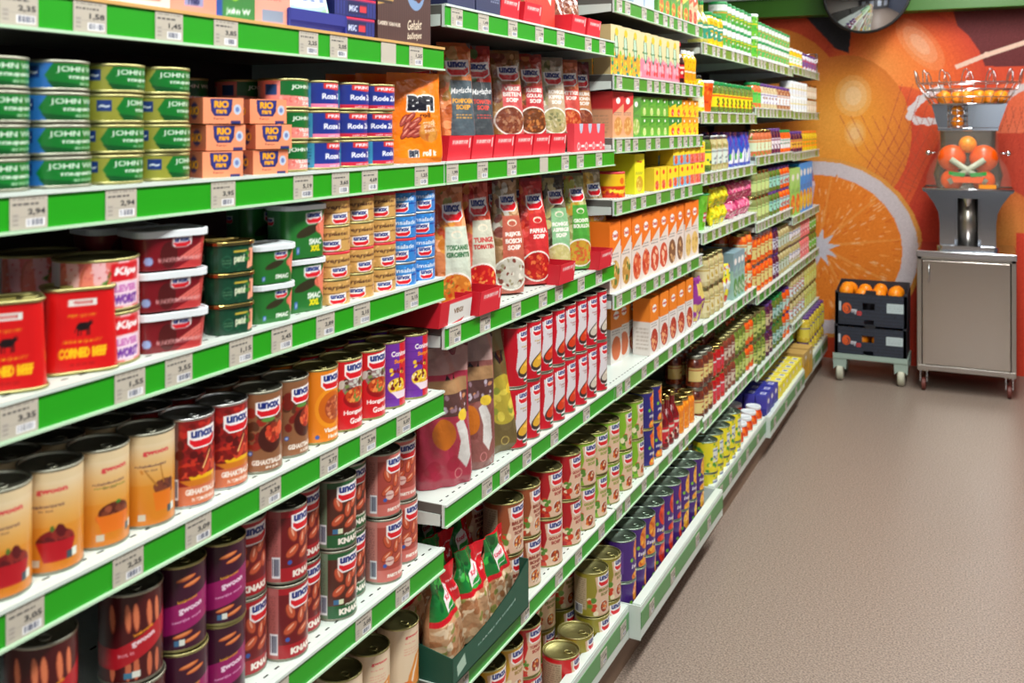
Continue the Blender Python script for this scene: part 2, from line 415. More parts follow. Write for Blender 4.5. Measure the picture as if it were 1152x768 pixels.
# ------------------------------------------------------------------ things and labels
SEEN = {}
def tag(o, label, cat, group=None):
    for a_, b_ in ((' from left', ''), ('row behind', 'behind'), ('third row back', 'third row'), (' with ', ', '), (' and ', ' ')):
        if len(label.replace(',', '').split()) > 16: label = label.replace(a_, b_)
    n = len(label.replace(',', '').split())
    if n > 16 or n < 4: print('LABELLEN', n, label)
    if label in SEEN: print('DUPLABEL', label)
    SEEN[label] = 1
    o['label'] = label; o['category'] = cat
    if group: o['group'] = group
    return o
def place(proto, loc, rz=0.0, tilt=None):
    root = None
    for nm, me in proto:
        o = bpy.data.objects.new(nm, me); C.objects.link(o)
        if root is None:
            root = o; o.location = loc
            o.rotation_euler = (0, 0, rz) if tilt is None else (tilt[0], tilt[1], rz)
        else: o.parent = root
    return root
ORD = ['leftmost', 'second', 'third', 'fourth', 'fifth', 'sixth', 'seventh', 'eighth', 'ninth', 'tenth', 'eleventh', 'twelfth', 'thirteenth', 'fourteenth', 'fifteenth', 'sixteenth']
LV = {1: [''], 2: ['lower of ', 'upper of '], 3: ['bottom of ', 'middle of ', 'top of '], 4: ['bottom of ', 'second lowest of ', 'third lowest of ', 'top of ']}
SHN = ['top shelf', 'second shelf', 'third shelf', 'fourth shelf', 'fifth shelf', 'sixth shelf', 'seventh shelf', 'bottom shelf']
TOPS = {}       # (bay, level) -> board top height
def row(bay, lv, proto, desc, cat, ys, X, h, stack=1, behind=0, pitch=.085, rz=-.15, jit=.12, tops=None, xj=.002, tilt=None, dz=0.0, grp=None, back_stack=None):
    """one kind of product on one shelf; ys = positions of its columns; behind = further rows to the back; stack = number on top of each other"""
    z0 = TOPS[(bay, lv)] + dz
    where = '%s of %s' % (SHN[lv if lv < 7 else 7], BAYN[bay]) if False else '%s, %s' % (SHN[lv], BAYN[bay])
    g = grp or '%s products on the %s of the %s' % (cat, SHN[lv], BAYN[bay])
    out = []
    for rr in range(behind + 1):
        for ci, y in enumerate(ys):
            st = stack[ci] if isinstance(stack, (list, tuple)) else stack
            if rr > 0 and back_stack is not None: st = back_stack
            for k in range(st):
                x = (X[ci] if isinstance(X, (list, tuple)) else X) - rr * pitch + rnd.uniform(-xj, xj)
                p = proto[(ci + k) % len(proto)] if isinstance(proto, list) and isinstance(proto[0], list) else proto
                o = place(p, (x, y + rnd.uniform(-xj, xj), z0 + k * h), rz + rnd.uniform(-jit, jit), tilt)
                lvn = LV[st][k] if st > 1 else ''
                nc = len(ys)
                col = ('' if nc == 1 and st == 1 else ('stack' if nc == 1 else (ORD[ci] + (' stack' if st > 1 else '')))) if nc <= 16 else 'column %d' % (ci + 1)
                if col == 'leftmost': col = 'leftmost'
                elif nc > 1 and st == 1 and ci > 0: col = ORD[ci] + ' from left'
                pos = (lvn + col).strip(); bk = ['', 'row behind', 'third row back', 'fourth row back'][rr]
                lab = ', '.join(x_ for x_ in (desc, pos, bk, where) if x_)
                tag(o, lab, cat, g if nc * st * (behind + 1) > 1 else None)
                out.append(o)
    return out
def lspace(px0, px1, n, X):
    """n column centres filling the shelf front between image columns px0 and px1"""
    a, b = along(px0, X), along(px1, X); w = (b - a) / n
    return [a + w * (i + .5) for i in range(n)], w
# ------------------------------------------------------------------ the room
def structure(o, **k): o['kind'] = 'structure'; return o
b = MB()
b.box(-4.2, -3.2, -.05, 4.2, 7.2, 0, noise_mat('speckled_floor', (108, 94, 85), (162, 146, 134), 170, .42, 3, bump=.04, lo=.36, hi=.64))
structure(b.obj('floor'))
b = MB(); b.box(-4.2, -3.2, 3.0, 4.2, 7.2, 3.05, mat('ceiling_white', (226, 224, 218), .8)); structure(b.obj('ceiling'))
wm = mat('painted_wall', (206, 202, 192), .7)
b = MB(); b.box(-4.2, -3.2, 0, -4.1, 7.2, 3.0, wm); structure(b.obj('wall_left'))
b = MB(); b.box(4.1, -3.2, 0, 4.2, 7.2, 3.0, mat('right_wall_blue_grey', (84, 92, 112), .5)); structure(b.obj('wall_right'))
b = MB(); b.box(-4.1, -3.2, 0, 4.1, -3.1, 3.0, mat('front_wall_blue_grey', (98, 100, 106), .5)); structure(b.obj('wall_front'))
for i_, x_ in enumerate((-2.6, -.6, 1.4, 3.1)):  # unseen pale panels, added so the chrome has something bright to reflect
    b = MB(); b.box(x_ - .45, -3.09, .9, x_ + .45, -3.06, 2.4, mat('pale_reflection_panel_%d' % i_, (206, 218, 236), .15)); b.box(x_ - .5, -3.095, .85, x_ + .5, -3.075, 2.45, 'steel_white'); structure(b.obj('reflection_panel_%d' % (i_ + 1)))

# back wall with a printed mural of oranges up to the green fascia
WY = 6.95
def wpt(px, py):
    z = WY / (math.cos(YAW) + (px - 576) / F_PX * math.sin(YAW)); xc = (px - 576) / F_PX * z
    return EYE.x - z * math.sin(YAW) + xc * math.cos(YAW), EYE.z - (py - HOR) * z / F_PX
MX0, MX1, MZ0, MZ1 = -1.2, 2.6, 0.0, 2.32
mu = Cv(760, 464, (206, 66, 26), ar=(MX1 - MX0) / (MZ1 - MZ0), ss=1)
def w2(px, py):
    x, z = wpt(px, py); return (x - MX0) / (MX1 - MX0), (z - MZ0) / (MZ1 - MZ0)
def disc(px, py, r, cols, sy=1.0, n=22, ox=-.25, oy=.25):
    cx, cy = w2(px, py); R = r * .0058 / (MZ1 - MZ0)
    for i in range(n):
        t = i / (n - 1); k = 1 - t
        f = t * (len(cols) - 1); a = int(min(f, len(cols) - 2)); q = f - a
        c = np.array(cols[a]) * (1 - q) + np.array(cols[a + 1]) * q
        mu.ell(cx + ox * R * t / mu.ar, cy + oy * R * t, R * k, R * k * sy, c)
mu.poly([w2(1060, -30), w2(1300, -30), w2(1300, 75), w2(1090, 75)], (96, 22, 26))
disc(1010, 100, 92, [(196, 58, 24), (226, 96, 30), (238, 130, 52), (240, 150, 70)], 1.0)
mu.poly([w2(860, -30), w2(965, -30), w2(955, 60), w2(940, 55)], (38, 36, 44))
disc(860, 118, 92, [(222, 122, 32), (232, 146, 48), (238, 158, 66)], 1.0)
for r_, al in ((1, .16), (.7, .2), (.4, .25)):
    mu.ell(*w2(1035, 50), .09 * r_, .04 * r_, (235, 215, 205), -.9, al)
disc(1010, 165, 62, [(222, 90, 40), (204, 64, 30), (196, 52, 30)], 1.1)
disc(950, 150, 72, [(214, 116, 34), (234, 150, 42), (240, 164, 60)], 1.25)
for r_, al in ((1, .2), (.75, .25), (.45, .3)):
    mu.ell(*w2(960, 108), .05 * r_, .06 * r_, (240, 225, 205), 0, al); mu.ell(*w2(962, 150), .03 * r_, .04 * r_, (240, 225, 205), 0, al * .8)
disc(1150, 190, 64, [(218, 92, 52), (226, 104, 66), (232, 128, 92)], 1.5)
# white peel lines
def stroke(pts, w, c):
    P = [np.array(w2(*p)) for p in pts]
    for a, b_ in zip(P[:-1], P[1:]):
        d = b_ - a; n = np.array([-d[1] / mu.ar, d[0] * mu.ar]); n = n / (np.hypot(n[0] * mu.ar, n[1]) + 1e-9) * w
        mu.poly([a + n, b_ + n, b_ - n, a - n], c); mu.ell(b_[0], b_[1], w * 1.3, w * 1.3, c) if w > .005 else None
stroke([(1075, 76), (1110, 62), (1165, 44), (1230, 30)], .006, (226, 190, 170))
stroke([(1062, 98), (1048, 104), (1036, 112), (1026, 123), (1024, 131), (1032, 136), (1045, 137), (1060, 135)], .009, (216, 208, 212))
stroke([(1122, 124), (1132, 110), (1148, 99), (1170, 90), (1200, 80)], .008, (206, 190, 190))
# netting
g = random.Random(4)
for k in range(9):
    x = 985 + k * 12; stroke([(x + 30, 95), (x + 12, 150), (x - 10, 190), (x - 38, 250)], .0008, (176, 66, 42))
    stroke([(x - 40, 130), (x - 20, 170), (x + 10, 200), (x + 40, 215)], .0008, (186, 76, 44))
for k in range(5):
    x = 1120 + k * 9; stroke([(x, 120), (x + 12, 180), (x - 4, 260)], .0008, (184, 76, 52)); stroke([(x + 14, 120), (x - 8, 190), (x + 10, 260)], .0008, (184, 76, 52))
mu.poly([w2(1000, 262), w2(1022, 232), w2(1060, 150), w2(1180, 150), w2(1180, 430), w2(1000, 430)], (188, 44, 20), .75)
disc(1132, 270, 34, [(214, 110, 44), (236, 160, 70)], 1.6)
mu.poly([w2(1143, 262), w2(1200, 262), w2(1200, 440), w2(1143, 440)], (222, 60, 30))
# the cut orange half
cx, cy = w2(922, 278); R = .63 / (MZ1 - MZ0)
mu.ell(cx, cy, R * 1.03, R * .96, (222, 150, 60)); mu.ell(cx, cy, R * .985, R * .92, (206, 196, 202)); mu.ell(cx, cy, R * .83, R * .775, (234, 128, 26))
for k in range(10):
    a = 2 * PI * k / 10 + .15
    mu.poly([(cx + math.cos(a - .03) * R * .1 / mu.ar, cy + math.sin(a - .03) * R * .1), (cx + math.cos(a) * R * .83 / mu.ar, cy + math.sin(a) * R * .78), (cx + math.cos(a + .02) * R * .82 / mu.ar, cy + math.sin(a + .02) * R * .77), (cx + math.cos(a + .3) * R * .1 / mu.ar, cy + math.sin(a + .3) * R * .1)], (240, 160, 80), .6)
for k in range(330):
    a = g.uniform(0, 2 * PI); q = R * math.sqrt(g.uniform(.03, .62))
    mu.ell(cx + math.cos(a) * q / mu.ar, cy + math.sin(a) * q, g.uniform(.004, .014), .002, g.choice([(250, 170, 90), (222, 104, 12), (248, 196, 150)]), a, .7)
sp = []
for k in range(20):
    a = 2 * PI * k / 20 + .15; q = R * (.21 if k % 2 == 0 else .10); sp.append((cx + math.cos(a) * q / mu.ar, cy + math.sin(a) * q))
mu.poly(sp, (206, 204, 216))
mu.speck(5)
b = MB(); img = mu.done(); nv, nu = img.shape[:2]
u = np.linspace(MX0, MX1, nu)[None, :]; v = np.linspace(MZ0, MZ1, nv)[:, None]
P = np.stack([u + 0 * v, np.full((nv, nu), WY), v + 0 * u], -1)
b.grid(P, img, 'paper', smooth=False)
b.box(-4.1, WY + .002, 0, 4.1, WY + .1, 3.0, wm)
b.box(-4.1, WY - .002, 0, MX0, WY + .01, 2.32, mat('mural_border_orange', (206, 96, 34), .7)); b.box(MX1, WY - .002, 0, 4.1, WY + .01, 2.32, 'paper', lin((196, 60, 26)))
structure(b.obj('wall_back'))
b = MB(); b.box(-4.1, WY - .16, 2.285, 4.1, WY + .01, 2.405, mat('green_fascia', (58, 108, 30), .35), bev=.004)
b.box(-4.1, WY - .19, 2.405, 4.1, WY + .01, 2.44, 'steel_white')
structure(b.obj('trim_1'))

# ceiling lamps
def lamp(x, y, sx, sy, e, label):
    em = M.get('lamp_glow')
    if em is None:
        em = mat('lamp_glow', (255, 255, 255), .5); bb = em.node_tree.nodes['Principled BSDF']
        bb.inputs['Emission Color'].default_value = (1, .97, .93, 1); bb.inputs['Emission Strength'].default_value = 3.0; M['lamp_glow'] = em
    b = MB(); b.box(x - sx / 2 - .02, y - sy / 2 - .02, 2.955, x + sx / 2 + .02, y + sy / 2 + .02, 2.995, 'steel_white', bev=.006)
    o = b.obj('ceiling_light'); tag(o, label, 'lamp', 'ceiling lights over the aisle')
    b = MB(); b.box(x - sx / 2, y - sy / 2, 2.949, x + sx / 2, y + sy / 2, 2.9551, 'lamp_glow'); b.obj('diffuser', o)
    l = bpy.data.lights.new('ceiling_light_source', 'AREA'); l.shape = 'RECTANGLE'; l.size = sx; l.size_y = sy; l.energy = e; l.color = (.985, 1, .96)
    q = bpy.data.objects.new('light_source', l); C.objects.link(q); q.location = (x, y, 2.94); q.parent = o; return o
for i, y in enumerate((-1.6, .2, 2.0, 3.8, 5.5)):
    lamp(1.0, y, .3, 1.45, 62, 'long white ceiling lamp above the aisle, %s counted from the back wall' % ORD[4 - i].replace('leftmost', 'first'))
for i, y in enumerate((-1.2, 1.6, 4.4)):
    lamp(3.0, y, .3, 1.45, 9, 'long white ceiling lamp near the right wall, %s from the back' % ORD[2 - i].replace('leftmost', 'first'))

# ------------------------------------------------------------------ shelving
LEVELS = {
 0: {0: 1.673, 1: 1.450, 2: 1.226, 3: 1.004, 4: .697},
 1: {0: 1.760, 1: 1.450, 2: 1.127, 3: .777, 4: .421},
 2: {0: 1.890, 1: 1.667, 2: 1.484, 3: 1.305, 4: 1.035, 5: .775, 6: .421},
 3: {0: 1.833, 1: 1.570, 2: 1.336, 3: 1.112, 4: .765, 5: .400},
 4: {0: 1.833, 1: 1.600, 2: 1.370, 3: 1.057, 4: .720, 5: .362},
 5: {0: 1.850, 1: 1.595, 2: 1.360, 3: 1.000, 4: .722, 5: .400},
}
for b_, d_ in LEVELS.items():
    for l_, z_ in d_.items(): TOPS[(b_, l_)] = z_ + .045
DECK = {0: (.13, .05), 1: (.125, .045), 2: (.13, .078), 3: (.125, .045), 4: (.13, .065), 5: (.13, .055)}
for b_ in DECK: TOPS[(b_, 7)] = DECK[b_][0]
DEP = .47

tagmesh = {}
def price_tag(txt):
    if txt in tagmesh: return tagmesh[txt]
    c = Cv(56, 44, (184, 176, 162), ar=1.2)
    if txt:
        c.smalltext(.08, .84, .9, .95, 1, (120, 115, 110), .6, len(tagmesh)); c.smalltext(.08, .68, .75, .82, 1, (40, 40, 45), .85, 3 + len(tagmesh))
        c.text(txt, .70, .50, .2, (35, 35, 40), w=.46, bold=.03)
        c.rect(.06, .36, .94, .375, (150, 145, 140)); c.bars(.42, .08, .92, .32, len(txt) * 7 + len(tagmesh)); c.smalltext(.08, .1, .22, .5, 3, (110, 105, 110), .6, 9)
    img = c.done(); b = MB(); nv, nu = img.shape[:2]
    u = np.linspace(-.5, .5, nu)[None, :]; v = np.linspace(0, 1, nv)[:, None]
    P = np.stack([np.full((nv, nu), .0012), u * .048 + 0 * v, v * .037 + 0 * u], -1); b.grid(P, img, 'paper', smooth=False)
    b.box(0, -.024, 0, .0011, .024, .037, 'paper', lin((184, 176, 162)))
    tagmesh[txt] = b.mesh('price_tag'); return tagmesh[txt]
PR = ['1,29', '2,19', '0,99', '3,49', '1,75', '2,65', '1,09', '1,89', '2,39']
M['green_rail_b'] = mat('green_rail_insert_dull', (70, 150, 46), .38); M['green_rail_c'] = mat('green_rail_insert_olive', (104, 146, 50), .38)
def shelf(bay, lv, tags, wood=False, xf=0.0):
    zb = LEVELS[bay][lv]; y0, y1 = BAY[bay] + .002, BAY[bay + 1] - .002; zt = zb + .045
    b = MB()
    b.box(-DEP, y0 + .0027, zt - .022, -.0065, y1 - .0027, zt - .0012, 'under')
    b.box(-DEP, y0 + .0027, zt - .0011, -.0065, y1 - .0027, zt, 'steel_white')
    # side brackets
    for ya in (y0, y1 - .0025):
        b.prism([(-DEP, zt - .02), (-.01, zt - .02), (-.01, zt - .042), (-.12, zt - .05), (-DEP, zt - .075)], 1, ya, ya + .0025, 'steel_white')
    # perforations along the front edge
    n = 38
    for i in range(n):
        y = y0 + .02 + (y1 - y0 - .04) * i / (n - 1); b.box(-.0205, y - .005, zt, -.0175, y + .005, zt + .0003, 'slot')
    for xr in (-.12, -.22, -.32):
        for i in range(0, n, 2):
            y = y0 + .02 + (y1 - y0 - .04) * i / (n - 1); b.box(xr, y - .006, zt, xr + .004, y + .006, zt + .0003, 'slot')
    o = b.obj('shelf_board'); o.location = (xf, 0, 0)
    tag(o, 'white perforated steel shelf with green price rail, %s, %s' % (SHN[lv], BAYN[bay]), 'shelf', 'steel shelves of the long gondola')
    r = MB(); r.box(-.006, y0, zb, 0, y1, zt, 'steel_white')
    r.box(-.001, y0 + .001, zb, .005, y1 - .001, zb + .0035, 'rail_lip'); r.box(-.001, y0 + .001, zt - .004, .004, y1 - .001, zt + .0005, 'wood_rail' if wood else 'steel_white')
    ro = r.obj('price_rail', o)
    g_ = MB(); g_.box(0, y0 + .001, zb + .0035, .0012, y1 - .001, zt - .004, 'green_rail' if bay < 2 else ('green_rail_b' if bay < 3 or lv > 3 else 'green_rail_c')); g_.obj('green_insert', ro)
    for t in tags:
        y, s = t
        if not (y0 + .025 < y < y1 - .02): continue
        q = bpy.data.objects.new('price_tag', price_tag(s)); C.objects.link(q); q.parent = ro; q.location = (.0013, y, zb + .004)
    return o
def T(*a): return [(along(px, 0), s) for px, s in a]
TAGS = {
 (0, 0): T((20, '2,35'), (100, '1,58'), (189, '1,45'), (253, '3,85'), (346, '2,25'), (380, '2,05'), (436, ''), (467, '1,25')),
 (0, 1): T((31, '2,94'), (135, '2,94'), (250, '3,95'), (340, '5,19'), (382, '3,65'), (415, '4,69'), (473, '1,25')),
 (0, 2): T((20, '3,35'), (145, '1,55'), (200, '3,55'), (270, '1,15'), (316, '2,45'), (365, '2,89'), (406, '2,15'), (462, '2,15')),
 (0, 3): T((27, '3,05'), (143, '2,25'), (222, '3,09'), (303, '3,29'), (369, '3,77'), (413, '3,39'), (453, '5,07')),
 (0, 4): T((312, '1,95'), (408, '2,05'), (452, '3,39')),
 (1, 0): T((513, '1,89'), (543, '1,49'), (576, '2,35'), (606, '1,99'), (630, '2,19'), (661, '1,69'), (677, '1,99')),
 (1, 1): T((508, '1,99'), (542, '1,99'), (575, '2,09'), (611, ''), (635, '1,79'), (652, '2,19'), (673, '1,99')),
 (1, 2): T((511, '1,45'), (545, '2,09'), (580, '1,49'), (610, '1,89'), (628, '1,89'), (653, '1,59'), (673, '1,99')),
 (1, 3): T((505, '1,95'), (547, '1,49'), (567, '2,39'), (592, '1,29'), (623, '1,75'), (659, '1,99')),
 (1, 4): T((520, '1,89'), (590, '2,09'), (628, '1,65'), (650, '1,99'), (676, '1,49')),
}
for bay in range(6):
    for lv in LEVELS[bay]:
        tg = TAGS.get((bay, lv))
        if tg is None:
            tg = []; y = BAY[bay] + .04; gg = random.Random(bay * 31 + lv)
            while y < BAY[bay + 1] - .03: tg.append((y, gg.choice(PR))); y += gg.choice([.075, .1, .13, .16])
        shelf(bay, lv, tg, wood=(bay == 0 and lv == 0))
# base trays, back panels, plinths
for bay in range(6):
    zd, p = DECK[bay]; y0, y1 = BAY[bay] + .003, BAY[bay + 1] - .003
    b = MB(); b.box(-DEP, y0 + .0042, zd - .02, p - .0105, y1 - .0042, zd, 'steel_white')
    o = b.obj('base_shelf'); tag(o, 'white base shelf with raised front tray rail at floor level, %s' % BAYN[bay], 'shelf', 'base shelves of the long gondola')
    zt = .205; r = MB()
    # front rail: white frame, slanted top lip, end plates
    r.box(p - .010, y0 + .0042, .108, p, y1 - .0042, zt - .0062, 'steel_white'); r.box(p - .026, y0 + .0042, zt - .006, p - .001, y1 - .0042, zt, 'steel_white', bev=.0015)
    for ya in (y0, y1 - .003):
        r.prism([(-.16, zd - .018), (p - .0005, .104), (p - .0005, zt - .004), (-.01, zt - .004), (-.16, zd + .04)], 1, ya, ya + .004, 'steel_white')
    ro = r.obj('tray_rail', o)
    g_ = MB(); g_.box(p, y0 + .002, .135, p + .0012, y1 - .002, zt - .022, 'green_rail' if bay < 0 else mat('tray_insert', (92, 150, 92), .4) if 'tray_insert' not in bpy.data.materials else bpy.data.materials['tray_insert']); g_.obj('green_insert', ro)
    y = y0 + .1
    while y < y1 - .05:
        q = bpy.data.objects.new('price_tag', price_tag(rnd.choice(PR))); C.objects.link(q); q.parent = ro; q.location = (p + .0014, y, .138); y += rnd.choice([.16, .22, .3])
    b = MB(); b.box(-.53, y0, 0, -DEP - .005, y1, 2.12, 'dark_panel'); o = b.obj('back_panel')
    tag(o, 'dark back panel standing behind the shelves of the %s' % BAYN[bay], 'panel', 'back panels of the gondola')
    b = MB(); b.box(-.04, BAY[bay], 0, .018, BAY[bay + 1], .104, 'kick'); o = b.obj('plinth')
    tag(o, 'brown plinth board under the base shelf of the %s' % BAYN[bay], 'plinth', 'plinths under the gondola')
for k in range(7):
    b = MB(); y = min(max(BAY[k], BAY[0] + .001), BAY[6])
    b.box(-DEP - .02, y - .0022, 0, -DEP + .028, y + .0022, 2.12, 'upright'); 
    o = b.obj('gondola_upright'); tag(o, 'grey steel upright between shelving bays, %s from the camera' % ORD[k].replace('leftmost', 'nearest'), 'upright', 'uprights of the gondola')

# mirror
b = MB(); R = .262; prof = [(.0001, .085)] + [(R * math.sin(t * .1) / math.sin(1.0), .085 * (math.cos(t * .1) - math.cos(1.0)) / (1 - math.cos(1.0))) for t in range(1, 11)]
b.lathe(prof, mat('mirror_surface', (225, 226, 230), .04, 1.0), 48)
mi = b.obj('convex_mirror'); x, z = wpt(978, -9)
mi.location = (.30, WY - .33, 2.405); mi.rotation_euler = (PI / 2 - .12, 0, -.1)
tag(mi, 'round convex security mirror with black rim above the orange mural', 'mirror')
b = MB(); b.tube([(R * math.cos(t), R * math.sin(t), -.004) for t in (2 * PI * i / 48 for i in range(48))], .011, 'black', 8, True); b.lathe([(R, -.008), (.0001, -.02)], 'black', 48); b.obj('rim', mi)
b = MB(); b.tube([(0, 0, -.015), (0, .1, -.14)], .012, 'black'); b.obj('bracket', mi)

# ------------------------------------------------------------------ camera
cam = bpy.data.cameras.new('camera'); co = bpy.data.objects.new('camera', cam); C.objects.link(co)
co.location = EYE; co.rotation_euler = (PI / 2, 0, YAW)
cam.sensor_width = 36; cam.sensor_fit = 'HORIZONTAL'; cam.lens = F_PX / 1152 * 36
cam.shift_x = 0; cam.shift_y = -(384 - HOR) / 1152
cam.clip_start = .05
cam.dof.use_dof = True; cam.dof.focus_distance = 2.25; cam.dof.aperture_fstop = 5.6
bpy.context.scene.camera = co
w = bpy.data.worlds.new('world'); bpy.context.scene.world = w; w.use_nodes = True
w.node_tree.nodes['Background'].inputs[0].default_value = (.9, .95, 1, 1); w.node_tree.nodes['Background'].inputs[1].default_value = .3
vs = bpy.context.scene.view_settings; vs.view_transform = 'Standard'; vs.look = 'None'; vs.gamma = 1; vs.use_curve_mapping = False; vs.exposure = -.45
bpy.context.scene.display_settings.display_device = 'sRGB'
# ================================================================== products, nearest bay
def cv(w_m, h_m, dens, base): return Cv(max(12, int(w_m * dens)), max(10, int(h_m * dens)), base, ar=w_m / h_m)
def canv(r, h, dens, base): return cv(2 * PI * r, h, dens, base)

def lab_tuna(blue, seed):
    c = canv(.0405, .0335, 800, (36, 104, 178) if blue else (146, 146, 52))
    G = (14, 112, 38)
    c.poly([(.44, 0), (.40, .5), (.44, 1), (.86, 1), (.90, .5), (.86, 0)], G); c.poly([(.44, 0), (.41, .3), (.6, .14), (.88, .25), (.86, 0)], (10, 78, 30))
    c.text('JOHN WEST', .60, .72, .27, (225, 240, 225), w=.30, bold=.01); c.text('TONIJNMOOT', .61, .42, .16, (225, 240, 225), w=.22, bold=.04)
    c.text('IN WATER' if blue else 'IN OLIJFOLIE', .63, .2, .09, (190, 225, 190), w=.13)
    c.rect(.31, .4, .38, .85, (20, 50, 120)); c.text('~', .345, .6, .12, (220, 230, 240), w=.05)
    if seed % 2: c.bars(.10, .25, .25, .85)
    else: c.rect(.08, .25, .26, .85, (190, 205, 225)); c.smalltext(.09, .28, .25, .83, 6, (70, 90, 130))
    return c.done()
tunaB = can('tuna_tin', .0405, .0365, lab_tuna(True, 1), 'dark_tin'); tunaB2 = can('tuna_tin', .0405, .0365, lab_tuna(True, 0), 'dark_tin')
tunaO = can('tuna_tin', .0405, .0365, lab_tuna(False, 1), 'olive_tin'); tunaO2 = can('tuna_tin', .0405, .0365, lab_tuna(False, 0), 'olive_tin')
def colY(pxl, pxr, X): return (along(pxl, X) + along(pxr, X)) / 2
X = -.045
row(0, 1, [tunaB, tunaB2], 'blue and green tuna tin', 'tin', [.752, .836], X, .0375, 4, behind=1, pitch=.084, rz=-.42, jit=.3)
row(0, 1, [tunaO, tunaO2], 'olive and green tuna tin', 'tin', [.920, 1.003], X, .0375, 4, behind=1, pitch=.084, rz=-.12, jit=.3)
# RIO packs: three tins in a card sleeve
def rio():
    c = cv(.062, .034, 1100, (246, 150, 108))
    c.poly([(.18, .95), (.72, .95), (.70, .5), (.62, .3), (.28, .3), (.20, .5)], (28, 34, 96)); c.poly([(.20, .90), (.70, .90), (.66, .55), (.60, .35), (.30, .35), (.24, .55)], (32, 44, 130))
    c.text('RIO', .45, .74, .28, (250, 170, 20), w=.36, bold=.06); c.text('mare', .45, .47, .16, (250, 170, 20), w=.26, bold=.05)
    c.ell(.84, .55, .17, .2, (190, 205, 225)); c.ell(.84, .55, .09, .1, (110, 130, 190)); c.text('Tonijn', .38, .19, .1, (120, 60, 50), w=.26); c.rect(.68, 0, .92, .12, (40, 45, 110))
    s = cv(.05, .034, 500, (200, 112, 82)); s.ell(.5, .5, .3, .3, (40, 44, 100)); s.text('RIO', .5, .5, .3, (250, 170, 20), w=.5, bold=.05)
    return carton('tuna_multipack', .062, .05, .036, c.done(), s.done(), np.tile(lin((236, 150, 112)), (2, 2, 1)))
RIO = rio(); X = -.027
row(0, 1, RIO, 'salmon pink tuna multipack', 'packet', [colY(217, 270, X), colY(274, 316, X)], X, .0375, 3, behind=1, pitch=.055, rz=-.32, jit=.07, xj=.004)
def lab_jwp():
    c = canv(.04, .047, 850, (238, 140, 130)); G = (16, 104, 42)
    c.poly([(.38, .45), (.38, 1), (.80, 1), (.80, .45), (.6, .38)], G); c.text('JOHN WEST', .60, .74, .2, (240, 245, 235), w=.30, bold=.03)
    c.text('WILDE ROZE', .60, .32, .12, (250, 240, 236), w=.24, bold=.04); c.text('ZALM', .60, .15, .12, (250, 240, 236), w=.14, bold=.04)
    c.blobs(.38, .1, .5, .4, [(226, 110, 104), (250, 170, 160)], 14, .06, 3); c.rect(.28, .45, .36, .85, (30, 70, 130)); c.rect(.06, .2, .22, .8, (226, 190, 190)); c.smalltext(.07, .22, .21, .78, 6, (120, 60, 60))
    return c.done()
JWP = can('salmon_tin', .039, .0475, lab_jwp(), 'olive_tin'); X = -.045
row(0, 1, JWP, 'pink and green salmon tin', 'tin', [1.264], X, .0488, 3, behind=1, pitch=.084, rz=-.3, jit=.1)
def lab_zalm(rood):
    c = canv(.0405, .045, 800, (34, 52, 140)); c.rect(.24, .0, .40, 1, (60, 150, 190)); c.smalltext(.26, .3, .38, .8, 4, (30, 60, 110)); c.ell(.36, .18, .05, .05, (20, 60, 40))
    c.rect(0, 0, .24, 1, (44, 70, 150)); c.bars(.06, .2, .18, .85)
    c.rect(.40, 0, 1, .16, (206, 40, 66) if rood else (240, 130, 170)); c.rect(0, 0, .24, .12, (206, 40, 66) if rood else (240, 130, 170))
    c.poly([(.48, .98), (.72, .98), (.72, .76), (.60, .70), (.48, .76)], (214, 52, 50)); c.text('PRINCES', .60, .86, .13, (240, 240, 250), w=.2, bold=.03)
    c.text('Rode Zalm' if rood else 'Roze Zalm', .60, .46, .22, (240, 240, 250), w=.26, bold=.04); c.text('wild gevangen', .60, .08, .08, (240, 220, 230), w=.2)
    c.poly([(.80, .2), (.95, .2), (.95, .85), (.83, .85)], (240, 120, 90))
    return c.done()
ZR, ZP = can('salmon_tin', .0405, .0475, lab_zalm(True), 'olive_tin'), can('salmon_tin', .0405, .0475, lab_zalm(False), 'olive_tin'); X = -.045
row(0, 1, ZP, 'dark blue salmon tin, pink base stripe', 'tin', [1.348], X, .0487, 3, behind=1, pitch=.084, rz=-.35, jit=.05)
row(0, 1, ZR, 'dark blue salmon tin, red base stripe', 'tin', [1.432, 1.516], X, .0487, 3, behind=1, pitch=.084, rz=-.45, jit=.4)
